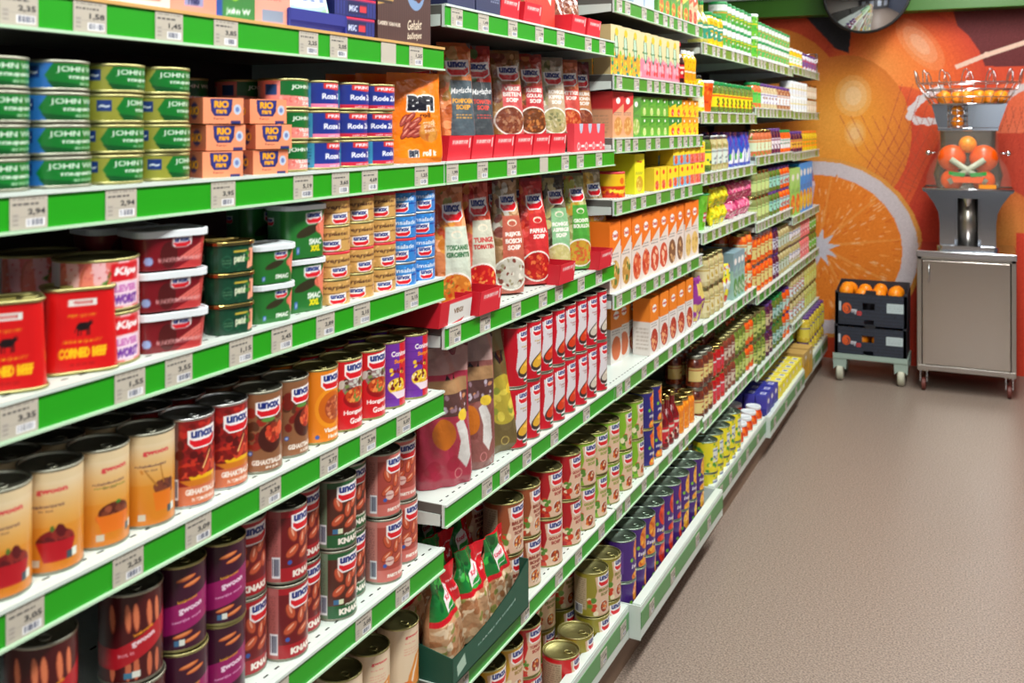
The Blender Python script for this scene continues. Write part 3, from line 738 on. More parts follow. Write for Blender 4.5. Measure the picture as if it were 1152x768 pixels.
def bifi():
    c = cv(.125, .172, 620, (242, 122, 16)); c.grad(.9, 1, (236, 112, 10), (246, 140, 30))
    c.rect(0, 0, 1, .32, (248, 130, 12)); c.text('BiFi', .58, .66, .17, (30, 30, 40), w=.5, bold=.07, shear=.1, out=(240, 240, 240), ow=.09); c.text('roll', .63, .53, .05, (60, 30, 20), w=.2, bold=.03)
    for x, y, a in ((.26, .47, .9), (.36, .50, .7), (.46, .46, .5), (.30, .40, .9), (.40, .41, .6), (.50, .39, .4), (.27, .33, .8), (.38, .33, .5), (.48, .32, .3)):
        c.ell(x, y, .085, .034, (110, 34, 28), a); c.ell(x, y + .004, .078, .025, (170, 70, 58), a); c.ell(x, y + .012, .05, .008, (220, 140, 120), a)
    c.ell(.70, .33, .11, .10, (206, 130, 50)); c.ell(.72, .36, .08, .05, (226, 160, 70)); c.text('snack', .7, .45, .05, (250, 220, 190), w=.24, rot=.1); c.text('pack', .7, .39, .045, (250, 220, 190), w=.2, rot=.1)
    c.food(.66, .34, .12, .10, (196, 120, 50), [(206, 140, 60), (180, 96, 40)], 14, .04, 3); c.text('snack', .7, .42, .05, (240, 200, 170), w=.22, rot=.1); c.text('pack', .7, .36, .05, (240, 200, 170), w=.2, rot=.1)
    c.text('BiFi', .40, .11, .075, (40, 44, 60), w=.17, bold=.06, out=(235, 235, 235), ow=.1); c.text('roll it', .68, .115, .07, (250, 244, 236), w=.24, bold=.05)
    return c.done()
BF = pouch('sausage_pouch', .125, .172, .055, bifi(), 'doy', (214, 96, 16), 5, crinkle=.0012)
row(0, 1, BF, 'orange stand-up pouch of mini sausages', 'pouch', [1.648], -.035, .17, 1, behind=2, pitch=.07, rz=-.5, jit=.03)
# back stock that stays dark behind the front rows
row(0, 1, JWP, 'pink and green salmon tin behind multipacks', 'tin', [1.093, 1.178], -.17, .0488, 3, behind=0, rz=-.75)

# third shelf (corned beef, tubs, small tins)
def corned():
    c = cv(.30, .098, 520, (208, 18, 18)); c.rect(0, 0, .3, 1, (184, 10, 14)); c.rect(.44, .80, .57, .88, (226, 226, 220)); c.text('PREMIUM', .505, .84, .035, (190, 40, 40), w=.09); c.text('FIRST QUALITY', .505, .68, .04, (226, 150, 30), w=.13, bold=.04)
    K = (26, 14, 14); c.ell(.507, .55, .095, .052, K); c.ell(.538, .585, .036, .026, K, .4); c.rect(.481, .44, .486, .55, K); c.rect(.492, .44, .496, .52, K); c.rect(.519, .44, .523, .52, K); c.rect(.529, .44, .534, .55, K); c.poly([(.476, .56), (.470, .48), (.473, .48), (.481, .58)], K)
    c.text('PREMIUM QUALITY', .505, .37, .04, (236, 150, 20), w=.17, bold=.05); c.text('CORNED BEEF', .505, .24, .12, (246, 190, 20), w=.21, bold=.07); c.smalltext(.45, .08, .56, .12, 1, (120, 10, 10))
    c.rect(.28, .1, .33, .42, (200, 200, 205)); c.bars(.283, .11, .327, .41)
    return c.done()
def corned_can():
    b = MB(); img = corned(); img = np.concatenate([img, img[:, :1]], 1); nv, nu = img.shape[:2]
    W = wrap(.082, .058, .017, nu); z = np.linspace(.003, .1, nv); k = 1.06 - .10 * (z / .1)
    P = np.zeros((nv, nu, 3)); P[..., :2] = W[None] * k[:, None, None]; P[..., 2] = z[:, None]; b.grid(P, img, 'label')
    def ring(zz, kk, rr): o = rr_out(.082 * kk, .058 * kk, .017 * kk); b.tube([(x, y, zz) for x, y in o], rr, 'olive_tin', 6, True)
    ring(.0028, 1.07, .0022); ring(.101, .97, .0026)
    o = rr_out(.082 * 1.05, .058 * 1.05, .017); b.add([(x, y, .002) for x, y in o], [tuple(range(len(o)))[::-1]], 'olive_tin')
    l = MB(); o = rr_out(.078, .054, .015); l.add([(x, y, .0995) for x, y in o], [tuple(range(len(o)))], 'olive_tin'); l.tube([(.012 * math.cos(t), .016 + .02 * math.sin(t), .102) for t in (PI * i / 8 for i in range(9))], .0013, 'olive_tin', 6)
    l.box(-.004, -.02, .0995, .004, .012, .1025, 'olive_tin')
    return [('corned_beef_can', b.mesh('corned_beef_can')), ('lid', l.mesh('lid'))]
CB = corned_can()
row(0, 2, CB, 'red corned beef can with black cow', 'can', [.772, .873], -.046, .104, 1, behind=0, pitch=.08, rz=-.55, jit=.04)
def kips():
    c = canv(.047, .065, 620, (226, 110, 104))
    for i in range(10):
        x = .05 + i * .1; c.poly([(x, 0), (x + .05, 0), (x + .03, 1), (x - .02, 1)], (240, 186, 190)); c.ell(x + .07, .5, .16, .46, (206, 96, 70)); c.ell(x + .075, .5, .14, .42, (236, 130, 110))
    c.rect(0, 0, .30, 1, (196, 190, 196)); c.blobs(.3, 0, .5, 1, [(240, 200, 196), (214, 80, 80)], 60, .02, 4); c.blobs(.47, .5, .53, .75, [(90, 140, 60), (60, 110, 40)], 12, .03, 4)
    c.rect(.50, .58, .64, .94, (206, 22, 34)); c.text('Kips', .57, .76, .2, (245, 240, 240), w=.11, bold=.05, shear=.2)
    c.rect(.50, .06, .64, .56, (236, 210, 226)); c.text('LEVER', .57, .42, .15, (196, 110, 180), w=.115, bold=.05); c.text('WORST', .57, .2, .2, (110, 50, 150), w=.12, bold=.07)
    return c.done()
KP = can('liver_sausage_tin', .051, .066, kips(), 'olive_tin', ring=False); X = -.055
row(0, 2, KP, 'pink striped liver sausage tin', 'tin', [.915], -.062, .0668, 2, behind=1, pitch=.105, rz=-.38, jit=.04)
row(0, 2, KP, 'pink striped tin behind corned beef', 'tin', [.765], -.165, .0668, 2, rz=.9, jit=.2)
def redtub():
    c = cv(.30, .05, 620, (120, 16, 26)); c.rect(0, 0, .3, 1, (96, 12, 22)); c.smalltext(.2, .1, .29, .9, 8, (60, 10, 20)); c.poly([(.5, 0), (.62, .4), (.62, .9), (.78, 1), (.78, 0)], (190, 56, 56))
    for k in range(5): c.poly([(.52 + k * .02, .35 - k * .02), (.62, .75 - k * .1), (.63, .70 - k * .1), (.53 + k * .02, .3 - k * .02)], (226, 110, 100))
    c.ell(.47, .45, .25, .4, (80, 20, 20)); unox(c, .53, .82, .26); c.rect(.36, .18, .39, .42, (60, 80, 160)); c.ell(.375, .3, .12, .12, (150, 170, 220)); c.text('RUNDERSMEERWORST', .53, .3, .13, (226, 170, 170), w=.22, bold=.02)
    return c.done()
RT = tub('meat_spread_tub', .098, .075, .052, redtub(), rad=.018, taper=.9, lid_h=.009)
row(0, 2, RT, 'dark red meat tub with white lid', 'tub', [1.012], -.044, .0535, 3, behind=1, pitch=.09, rz=-.35, jit=.05)
def pate():
    c = cv(.22, .04, 700, (18, 66, 44)); c.blobs(0, 0, 1, 1, [(22, 80, 50), (14, 54, 38)], 60, .1, 2); c.text('paté', .52, .45, .34, (214, 222, 190), w=.09, bold=.05); c.rect(.47, .72, .58, .78, (190, 170, 60)); c.ell(.42, .4, .22, .22, (40, 92, 66)); c.ell(.42, .4, .18, .18, (18, 66, 44)); c.smalltext(.39, .3, .45, .5, 2, (120, 160, 120))
    c.poly([(.58, .1), (.66, .15), (.67, .8), (.6, .85)], (240, 160, 130)); c.rect(.60, .35, .61, .75, (90, 40, 30)); c.blobs(.56, .3, .6, .7, [(60, 130, 50)], 8, .06, 2)
    return c.done()
PT = tub('pate_tin', .070, .052, .043, pate(), rad=.024, taper=.97, lid='gold', lid_h=.005, lid_over=.002, smat='label')
row(0, 2, PT, 'dark green pate tin with golden lid', 'tin', [1.124], -.03, .0443, 3, behind=1, pitch=.06, rz=-.3, jit=.05)
def smac(xxl):
    h = .085 if xxl else .062; c = cv(.27, h, 560, (38, 112, 44)); c.rect(0, 0, .3, 1, (70, 130, 84)); c.smalltext(.12, .1, .27, .75, 12, (30, 80, 50)); c.ell(.5, .55, .3, .1, (52, 46, 26), .3)
    for k in range(7): a = 1.0 - k * .34; c.ell(.625 + .03 * math.cos(a), .60 + .16 * math.sin(a), .3, .11, [(236, 130, 104), (206, 84, 66)][k % 2], a)
    unox(c, .545, .82, .2); c.text('SMAC', .56, .33 if xxl else .2, .13, (230, 236, 226), w=.1, bold=.06); c.rect(.41, .1, .435, .24, (70, 110, 180)); c.text('u', .422, .17, .07, (220, 230, 245), w=.012)
    if xxl: c.text('XXL', .56, .19, .13, (240, 220, 30), w=.08, bold=.08); unox(c, .2, .75, .13)
    return c.done()
SM = tub('luncheon_meat_tub', .082, .06, .058, smac(False), rad=.02, taper=.92, lid_h=.008); SX = tub('luncheon_meat_tub', .084, .064, .084, smac(True), rad=.018, taper=.95, lid_h=.008)
row(0, 2, SM, 'green luncheon meat tub', 'tub', [1.211], -.037, .0595, 2, behind=1, pitch=.075, rz=-.3, jit=.05)
row(0, 2, SX, 'tall green luncheon meat tub', 'tub', [1.303], -.05, .0858, 2, behind=1, pitch=.08, rz=-.25, jit=.05)
def smalltin(base, dark, white):
    c = canv(.034, .042, 800, base); c.blobs(0, 0, 1, 1, [dark, tuple(min(255, x + 30) for x in base)], 60, .06, 3); c.rect(0, .45, 1, .52, dark)
    for u0 in (.1, .45, .8): unox(c, u0 + .06, .26 if not white else .3, .36)
    c.text('leverpastei' if not white else 'zalmsalade', .5, .72, .2, (70, 40, 30) if not white else (235, 240, 250), w=.3); c.rect(.28, .6, .34, .9, (60, 70, 50)); c.text('smeerworst', .12, .74, .16, (70, 40, 30) if not white else (235, 240, 250), w=.2)
    return c.done()
def lt(img, lid): return jar('spread_tin', .0355, .0435, img, lid, .005, 'cyl', smat='label')
yi, bi = smalltin((206, 160, 90), (150, 110, 60), False), smalltin((50, 130, 206), (26, 70, 160), True)
Y1, Y2 = lt(yi, 'olive_tin'), lt(yi, 'red_lid'); B1, B2 = lt(bi, 'silver'), lt(bi, 'red_lid')
for nm, A, Bq, ys in (('tan spread tin', Y1, Y2, [1.381, 1.454, 1.526]), ('blue spread tin', B1, B2, [1.598, 1.669])):
    for rr in range(2):
        for ci, y in enumerate(ys):
            for k in range(4):
                o = place(Bq if k in (1, 3) else A, (-.04 - rr * .074, y, TOPS[(0, 2)] + k * .0442), -.6 + rnd.uniform(-.3, .3))
                tag(o, ', '.join(x for x in (nm + (' with red lid' if k in (1, 3) else ''), LV[4][k] + ORD[ci] + ' stack', 'row behind' if rr else '', 'third shelf, nearest bay') if x), 'tin', nm + 's on the third shelf')

# fourth shelf: tall cans
R4, H4 = .0366, .122
D4 = 950
def lab_gwoon(kind):
    c = canv(R4, H4, D4, (218, 196, 156)); c.grad(0, .45, (206, 118, 20), (214, 140, 44)); c.grad(.45, .9, (216, 150, 60), (222, 202, 166))
    c.text('gwoon', .50, .80, .055, (206, 40, 60), w=.15, bold=.04, rot=.03); c.text('knakworst' if kind == 1 else 'gehaktballetjes', .47, .66, .035, (90, 60, 70), w=.18, rot=.03); c.text('in jus', .47, .61, .025, (120, 80, 70), w=.07)
    if kind == 0:
        c.ell(.50, .30, .20, .10, (206, 110, 30)); c.food(.50, .35, .17, .10, (90, 34, 20), [(120, 56, 34), (150, 76, 50), (80, 30, 20)], 22, .05, 4); c.poly([(.40, .32), (.60, .32), (.57, .14), (.43, .14)], (222, 112, 24)); c.ell(.52, .44, .03, .02, (60, 120, 40)); c.text('runder balletjes', .48, .62, .03, (110, 120, 40), w=.18)
    elif kind == 1:
        c.food(.52, .30, .18, .12, (120, 20, 24), [(140, 40, 34), (170, 70, 60), (90, 16, 22)], 22, .06, 5); c.poly([(.42, .30), (.62, .30), (.59, .10), (.46, .10)], (176, 16, 30)); c.ell(.5, .43, .02, .03, (80, 110, 40))
    else:
        c.ell(.55, .40, .12, .09, (96, 40, 26)); c.blobs(.5, .33, .6, .45, [(120, 60, 40), (90, 40, 30)], 14, .05, 5); c.poly([(.48, .36), (.60, .36), (.585, .15), (.495, .15)], (222, 116, 24)); c.poly([(.5, .42), (.43, .62), (.435, .625), (.51, .43)], (170, 110, 40)); c.poly([(.54, .45), (.52, .66), (.525, .66), (.55, .45)], (170, 110, 40)); c.ell(.42, .6, .03, .015, (200, 130, 50), 2)
    c.rect(.40, .06, .44, .13, (200, 190, 170)); c.rect(.57, .1, .60, .18, (60, 80, 90)); c.rect(.60, .11, .63, .19, (226, 230, 220))
    return c.done()
GW = [can('meatball_can', R4, H4, lab_gwoon(k), 'dark_tin') for k in range(3)]
def lab_gehakt(kind):
    base = [(134, 22, 22), (140, 92, 60), (140, 92, 60)][kind]
    c = canv(R4, H4, D4, base); c.rect(0, 0, .36, 1, (120, 84, 78) if kind == 0 else (132, 90, 64)); c.smalltext(.14, .3, .34, .9, 22, (70, 40, 40), .5); c.bars(.30, .08, .36, .32) if kind == 0 else c.smalltext(.16, .05, .34, .28, 6, (70, 40, 40))
    if kind == 0:
        c.blobs(.36, .3, .72, .95, [(160, 24, 22), (110, 18, 16), (190, 40, 30), (90, 12, 12)], 90, .05, 7); c.blobs(.38, .35, .66, .5, [(196, 50, 30), (226, 90, 60)], 26, .04, 8)
        c.ell(.52, .35, .19, .1, (236, 180, 20)); c.rect(.36, .35, .70, .46, (150, 24, 20)); c.blobs(.37, .36, .68, .46, [(206, 66, 40), (170, 40, 26), (120, 20, 16)], 40, .04, 9)
        c.poly([(.50, .42), (.56, .62), (.565, .61), (.51, .41)], (240, 190, 120)); c.rect(.36, 0, .72, .23, (206, 110, 70)); c.poly([(.36, .30), (.72, .30), (.66, .23), (.42, .23)], (206, 120, 30))
        c.text('GEHAKTBALLEN', .52, .16, .07, (245, 235, 225), w=.24, bold=.05); c.text('IN TOMATENSAUS', .52, .07, .045, (245, 235, 225), w=.17, bold=.04)
        unox(c, .515, .78, .19)
    else:
        c.blobs(.36, .3, .8, .8, [(150, 40, 26), (90, 50, 30), (120, 30, 20)], 60, .06, 12 + kind); c.ell(.54, .42, .17, .19, (70, 24, 16)); c.food(.56, .48, .12, .13, (140, 44, 26), [(206, 66, 40), (170, 40, 26), (226, 100, 60)], 30, .04, 3 + kind)
        c.ell(.62, .52, .06, .09, (226, 90, 50)); c.ell(.52, .66, .09, .03, (90, 140, 60)); c.ell(.40, .24, .03, .03, (60, 90, 170)); c.ell(.40, .24, .018, .018, (170, 190, 230))
        c.rect(.36, 0, .72, .15, (150, 96, 62)); c.text('GEHAKTBALLEN', .53, .12, .065, (240, 230, 220), w=.24, bold=.05); c.text('IN JUS' if kind == 1 else 'IN SATESAUS', .55, .045, .04, (240, 230, 220), w=.1, bold=.04); unox(c, .53, .80, .18)
    return c.done()
GH = [can('meatball_can', R4, H4, lab_gehakt(k), 'silver' if k == 0 else 'dark_tin') for k in range(3)]
def lab_meal(kind):
    base = [(232, 130, 24), (206, 22, 30), (112, 50, 160)][kind]; c = canv(R4, H4, D4, base)
    if kind == 0:
        c.rect(0, 0, .2, 1, (206, 112, 24)); c.ell(.51, .47, .24, .28, (240, 150, 30)); c.ell(.52, .47, .21, .23, (206, 100, 20)); c.food(.54, .46, .16, .17, (170, 76, 40), [(206, 110, 70), (150, 60, 40), (226, 140, 90)], 60, .025, 4)
        unox(c, .53, .84, .19); c.ell(.40, .08, .03, .03, (60, 90, 170)); c.text('Vlaamse', .52, .16, .065, (250, 245, 235), w=.14, bold=.04); c.text('Hachee', .54, .07, .055, (250, 245, 235), w=.11, bold=.03)
    elif kind == 1:
        c.ell(.5, .62, .2, .16, (150, 120, 120)); c.blobs(.36, .52, .66, .72, [(200, 200, 190), (90, 60, 50), (120, 140, 80)], 30, .04, 3); c.ell(.52, .45, .22, .15, (150, 14, 20)); c.food(.52, .49, .19, .12, (190, 70, 30), [(222, 90, 40), (160, 40, 20), (236, 140, 70), (120, 140, 60)], 70, .025, 5)
        unox(c, .52, .85, .2); c.text('Hongaarse', .52, .24, .085, (250, 240, 236), w=.23, bold=.04); c.text('Goulash', .54, .12, .085, (250, 240, 236), w=.17, bold=.04)
    else:
        for k in range(8): c.rect(0, k / 8, 1, k / 8 + .008, (90, 40, 140))
        c.poly([(.52, 1), (.72, 1), (.74, 0), (.52, 0)], (206, 24, 40)); c.text('Conimex', .54, .83, .085, (245, 240, 240), w=.19, bold=.04); c.text('Surprise', .56, .70, .085, (240, 140, 30), w=.18, bold=.05)
        c.food(.50, .32, .16, .13, (236, 200, 60), [(240, 210, 60), (230, 170, 30), (110, 20, 30), (250, 236, 190)], 60, .03, 6); c.poly([(.44, .24), (.62, .24), (.60, .12), (.5, .12)], (240, 220, 230)); c.blobs(.44, .5, .56, .6, [(130, 20, 40), (240, 200, 60)], 14, .03, 3)
    return c.done()
ML = [can('ready_meal_can', R4, H4, lab_meal(k), ['olive_tin', 'olive_tin', 'olive_tin'][k]) for k in range(3)]
X = -.048
items = [(14, GW[1], 'beige and orange sausage can'), (62, GW[1], 'beige and orange sausage can with red bowl'), (114, GW[0], 'beige and orange meatball can'), (165, GW[2], 'beige and orange can with cocktail sticks'),
         (204, GH[0], 'dark red meatball can, nearer'), (250, GH[0], 'dark red meatball can, farther'), (281, GH[1], 'brown meatball can, nearer'), (307, GH[2], 'brown meatball can, farther'),
         (343, ML[0], 'orange stew can'), (376, ML[1], 'red goulash can, nearer'), (408, ML[1], 'red goulash can, farther'), (430, ML[2], 'purple and red meal can, nearer'), (456, ML[2], 'purple and red meal can, farther')]
ys = [along(i[0], X) for i in items]
ys = [.762 + .0739 * k for k in range(13)]
XO = [0, 0, -.003, .002, 0, -.004, .002, -.003, 0, .002, 0, -.003, 0]
sc_ = (BAY[1] - .045 - ys[0]) / (ys[-1] - ys[0]) if ys[-1] > BAY[1] - .045 else 1
ys = [ys[0] + (y - ys[0]) * sc_ for y in ys]
for ((px, p, d), y), xo in zip(zip(items, ys), XO):
    for rr in range(4):
        o = place(p, (X + xo - .078 * rr + rnd.uniform(-.003, .003), y + rnd.uniform(-.002, .002) * rr, TOPS[(0, 3)]), -.27 + rnd.uniform(-.12, .12) - (.25 if px in (62,) else 0) - (.2 if px == 281 else 0))
        tag(o, ', '.join(x for x in (d, ['front row', 'second row back', 'third row back', 'fourth row back'][rr], 'fourth shelf, nearest bay') if x), 'can', 'tall cans on the fourth shelf of the nearest bay')

# fifth shelf: sausage cans stacked in twos
R5, H5 = .0372, .116
def lab_saus(kind):
    P_ = (58, 12, 40) if kind else (70, 8, 14); c = canv(R5, H5, D4, P_); S = [(222, 120, 60), (236, 150, 96)]
    def saus(x, y, a, l=.13, w=.028):
        c.ell(x, y, l, w, (170, 76, 40), a); c.ell(x, y + .004, l * .93, w * .72, S[0], a); c.ell(x - .004, y + .008, l * .7, w * .3, S[1], a)
    if kind:
        for x, y in ((.46, .86), (.50, .79), (.44, .18), (.50, .11)): saus(x, y, .22, .12)
        c.poly([(0, .26), (0, .58), (.3, .50), (.75, .76), (.75, .38), (.3, .16)], (150, 20, 96)); c.rect(0, .26, .3, .55, (150, 20, 96))
        c.text('gwoon', .49, .48, .075, (245, 225, 240), w=.15, bold=.04, rot=.16); c.text('heerlijke worst', .47, .36, .04, (236, 190, 220), w=.18, rot=.16); c.text('knakworst', .47, .60, .04, (226, 170, 40), w=.12, rot=.16)
        c.rect(.39, .05, .42, .12, (60, 110, 150)); c.rect(.42, .055, .45, .125, (226, 230, 220))
    else:
        for x in (.36, .44, .48, .55, .6): c.ell(x, .74, .035, .17, (170, 76, 50), .05); c.ell(x, .75, .025, .15, (216, 120, 80), .05); c.ell(x, .16, .03, .14, (200, 104, 70))
        c.poly([(0, .16), (0, .42), (.38, .40), (.70, .72), (.70, .46), (.38, .16)], (176, 18, 34)); c.text('gwoon', .52, .46, .065, (245, 225, 230), w=.13, bold=.04, rot=.3); c.text('hot is', .43, .33, .045, (236, 170, 180), w=.08, rot=.2); c.text('knakworst', .52, .57, .04, (236, 150, 30), w=.11, bold=.04, rot=.32)
        c.rect(.42, .05, .46, .12, (60, 120, 150)); c.rect(.46, .055, .50, .125, (226, 230, 220))
    return c.done()
def lab_knaks(kind):
    base = [(170, 22, 34), (34, 92, 50), (206, 110, 100)][kind]; c = canv(R5, H5, D4, base)
    c.rect(0, 0, .36, 1, [(176, 96, 92), (110, 130, 104), (196, 130, 120)][kind]); c.smalltext(.2, .3, .34, .9, 24, (90, 50, 50), .5); c.bars(.30, .06, .355, .36)
    c.rect(.36, .2, .72, .9, [(110, 16, 24), (80, 40, 30), (170, 70, 60)][kind])
    g = random.Random(kind)
    for x, y, a in ((.44, .66, 1.9), (.52, .56, 1.4), (.58, .66, 1.0), (.44, .42, .7), (.54, .36, .5), (.61, .44, 1.5), (.50, .76, .2)):
        c.ell(x, y, .118, .066, (130, 44, 28), a); c.ell(x, y + .006, .108, .054, (196, 84, 52), a); c.ell(x, y + .022, .06, .014, (236, 170, 140), a)
    unox(c, .535, .82, .21); c.ell(.42, .27, .032, .032, (60, 90, 170)) if kind != 1 else c.rect(.40, .22, .44, .29, (60, 110, 150))
    if kind == 1: c.rect(.44, .22, .475, .29, (220, 226, 190)); c.text('runder', .55, .20, .05, (240, 235, 220), w=.12, bold=.03, shear=.2)
    if kind == 2: c.ell(.46, .34, .075, .075, (226, 190, 180)); c.text('10 PARTY', .46, .34, .03, (150, 50, 50), w=.09, bold=.03)
    c.text('KNAKS' if kind != 2 else 'PARTY KNAKS', .54, .10, .095 if kind != 2 else .06, (245, 236, 225), w=.20, bold=.07)
    return c.done()
SG = [can('sausage_can', .0395, H5, lab_saus(0), 'dark_tin'), can('sausage_can', R5, H5, lab_saus(1), 'olive_tin')]
KN = [can('sausage_can', R5, H5, lab_knaks(k), 'dark_tin') for k in range(3)]
X = -.05
row(0, 4, SG[0], 'dark red sausage can in the corner', 'can', [.822], X, .1175, 2, behind=0, rz=-.45, jit=.03)
row(0, 4, SG[0], 'dark red can with upright sausages', 'can', [.962], X, .1175, 2, behind=0, rz=-.45, jit=.04)
row(0, 4, SG[1], 'purple sausage can with magenta band', 'can', [1.046, 1.126], X, .1175, 2, behind=1, rz=-.2, jit=.05, pitch=.08)
row(0, 4, KN[0], 'red sausage can with white badge', 'can', [1.2, 1.268, 1.337], [-.072, -.045, -.072], .1175, 2, behind=1, rz=-.22, jit=.25, pitch=.08)
row(0, 4, KN[1], 'green sausage can', 'can', [1.404, 1.473], [-.045, -.07], .1175, 2, behind=1, rz=-.35, jit=.1, pitch=.08)
row(0, 4, KN[2], 'pale red party sausage can', 'can', [1.55, 1.63], [-.045, -.06], .1175, 2, behind=1, rz=-.35, jit=.15, pitch=.08)
# base: beige cans, four high
def lab_beige():
    c = canv(.04, .118, 800, (228, 206, 176)); c.text('gwoon', .5, .85, .05, (206, 50, 60), w=.14, bold=.04); c.text('hele kip', .48, .75, .03, (226, 120, 110), w=.1); c.smalltext(.42, .55, .56, .68, 3, (222, 140, 120), .5)
    c.poly([(.44, 0), (.46, .2), (.53, .5), (.60, .56), (.66, .5), (.66, 0)], (222, 140, 60)); c.poly([(.47, 0), (.50, .25), (.57, .5), (.585, .49), (.52, .23), (.49, 0)], (246, 226, 200)); c.ell(.45, .06, .1, .06, (236, 120, 40)); return c.done()
BG = can('beige_can', .040, .119, lab_beige(), 'olive_tin')
row(0, 7, BG, 'beige can with bread picture', 'can', [1.375, 1.46, 1.55, 1.655], -.075, .12, [3, 4, 4, 4], behind=1, rz=-.3, jit=.15, pitch=.085)

# top shelf of nearest bay: mostly bottoms in view
def simple(w, h, dens, base, fn):
    c = cv(w, h, dens, base); fn(c); return c.done()
pk = carton('tuna_sleeve', .075, .055, .055, simple(.075, .055, 500, (240, 150, 126), lambda c: (c.rect(.3, .2, .7, .5, (150, 150, 190)), c.text('mb', .5, .34, .2, (40, 40, 90), w=.25, bold=.05))))
gk = carton('tuna_sleeve', .075, .055, .055, simple(.075, .055, 500, (60, 130, 60), lambda c: (c.rect(0, .0, .2, 1, (40, 80, 160)), c.ell(.5, .7, .2, .2, (150, 200, 30)), c.text('John W', .58, .22, .2, (235, 240, 235), w=.6, bold=.04))))
pk2 = carton('tuna_sleeve', .075, .055, .055, simple(.075, .055, 500, (240, 160, 140), lambda c: (c.text('Pink', .5, .75, .15, (206, 90, 90), w=.5), c.rect(.25, .1, .8, .4, (140, 150, 170)))))
wk = carton('tuna_sleeve', .075, .055, .055, simple(.075, .055, 500, (226, 214, 200), lambda c: (c.rect(.2, .2, .8, .5, (190, 90, 70)), c.smalltext(.2, .6, .8, .8, 2, (90, 70, 60)))))
for i, (p, d, y) in enumerate(((wk, 'cream fish packet', .955), (pk, 'salmon pink fish packet with grey badge', 1.04), (gk, 'green fish packet with blue edge', 1.125), (pk2, 'light pink fish packet', 1.205))):
    row(0, 0, p, d, 'packet', [y], -.04, .056, 2, rz=-.15, jit=.02)
row(0, 0, wk, 'cream fish packet in the corner', 'packet', [.78, .868], -.04, .056, 2, rz=-.1, jit=.02)
def tray_blue():
    b = MB(); B_ = lin((42, 48, 140))
    b.prism([(-.045, 0), (.045, 0), (.05, .012), (.05, .03), (.042, .03), (.04, .006), (-.04, .006), (-.05, .04)], 1, -.07, .07, 'card', B_)
    b.prism([(-.05, 0), (.05, 0), (.05, .028), (.03, .03), (0, .05), (-.05, .06)], 1, .068, .072, 'card', B_); b.prism([(-.05, 0), (.05, 0), (.05, .028), (.03, .03), (0, .05), (-.05, .06)], 1, -.072, -.068, 'card', B_)
    return [('display_tray', b.mesh('display_tray'))]
o = place(tray_blue(), (-.052, 1.305, TOPS[(0, 0)]), -.05); tag(o, 'blue card display tray on the top shelf, nearest bay', 'tray')
def sal():
    c = cv(.12, .1, 500, (90, 160, 200)); c.rect(0, 0, 1, .12, (30, 60, 110)); c.ell(.5, .45, .36, .3, (140, 200, 226)); c.ell(.5, .5, .25, .2, (226, 240, 240)); c.text('zalm', .5, .5, .16, (60, 90, 160), w=.5, bold=.04); c.ell(.72, .25, .2, .08, (120, 190, 120), .6)
    return c.done()
SL = tub('fish_blister_pack', .12, .03, .1, sal(), .012, .9, lid='blue_lid', lid_h=.01)
for i in range(3):
    o = place(SL, (-.03 - i * .03, 1.30 + .004 * i, TOPS[(0, 0)] + .008), -.2, (0, -.35)); tag(o, 'light blue fish pack leaning in blue tray, %s' % ['front', 'middle', 'rear'][i], 'packet', 'fish packs in the blue tray')
def ribb():
    c = cv(.105, .034, 500, (30, 34, 100))
    for i in range(14): c.rect(i / 14, .1, i / 14 + .03, .75, (50, 58, 140))
    c.rect(0, .85, 1, 1, (214, 40, 80)); c.rect(.3, .15, .78, .8, (24, 26, 80)); c.text('MSC', .45, .45, .3, (200, 210, 240), w=.2, bold=.04); c.rect(.6, .3, .76, .62, (214, 50, 60)); return c.done()
RB = carton('fish_tray_pack', .105, .07, .032, ribb(), simple(.07, .032, 300, (26, 30, 90), lambda c: c.rect(0, .85, 1, 1, (206, 40, 80))))
row(0, 0, RB, 'navy ribbed pack with red edge', 'packet', [1.42], -.045, .033, 4, rz=-.1, jit=.03)
def brown():
    c = cv(.17, .12, 700, (74, 46, 42))
    for i in range(24): c.rect(i / 24, 0, i / 24 + .008, 1, (88, 58, 50))
    c.ell(.70, .86, .26, .34, (120, 150, 190)); c.food(.70, .94, .22, .27, (60, 24, 18), [(120, 50, 30), (90, 36, 24), (160, 80, 50)], 60, .07, 3)
    c.poly([(.0, .52), (.28, .60), (.30, .68), (.0, .62)], (190, 150, 80)); c.rect(.0, .56, .26, .6, (50, 30, 24)); c.text('KLASSIEK VAN HUIS', .20, .26, .06, (226, 214, 196), w=.42, bold=.04); c.text('Gehakt', .68, .30, .15, (240, 226, 200), w=.27, bold=.01, shear=.25, rot=.1); c.text('balletjes', .68, .12, .13, (240, 226, 200), w=.27, bold=.01, shear=.25, rot=.1)
    return c.done()
BW = carton('meatball_carton', .17, .13, .12, brown(), simple(.13, .12, 250, (66, 40, 38), lambda c: c.smalltext(.2, .3, .8, .8, 5, (150, 120, 90))))
row(0, 0, BW, 'brown display box of meatballs', 'box', [1.575], -.07, .12, 1, rz=-.06, jit=.01)
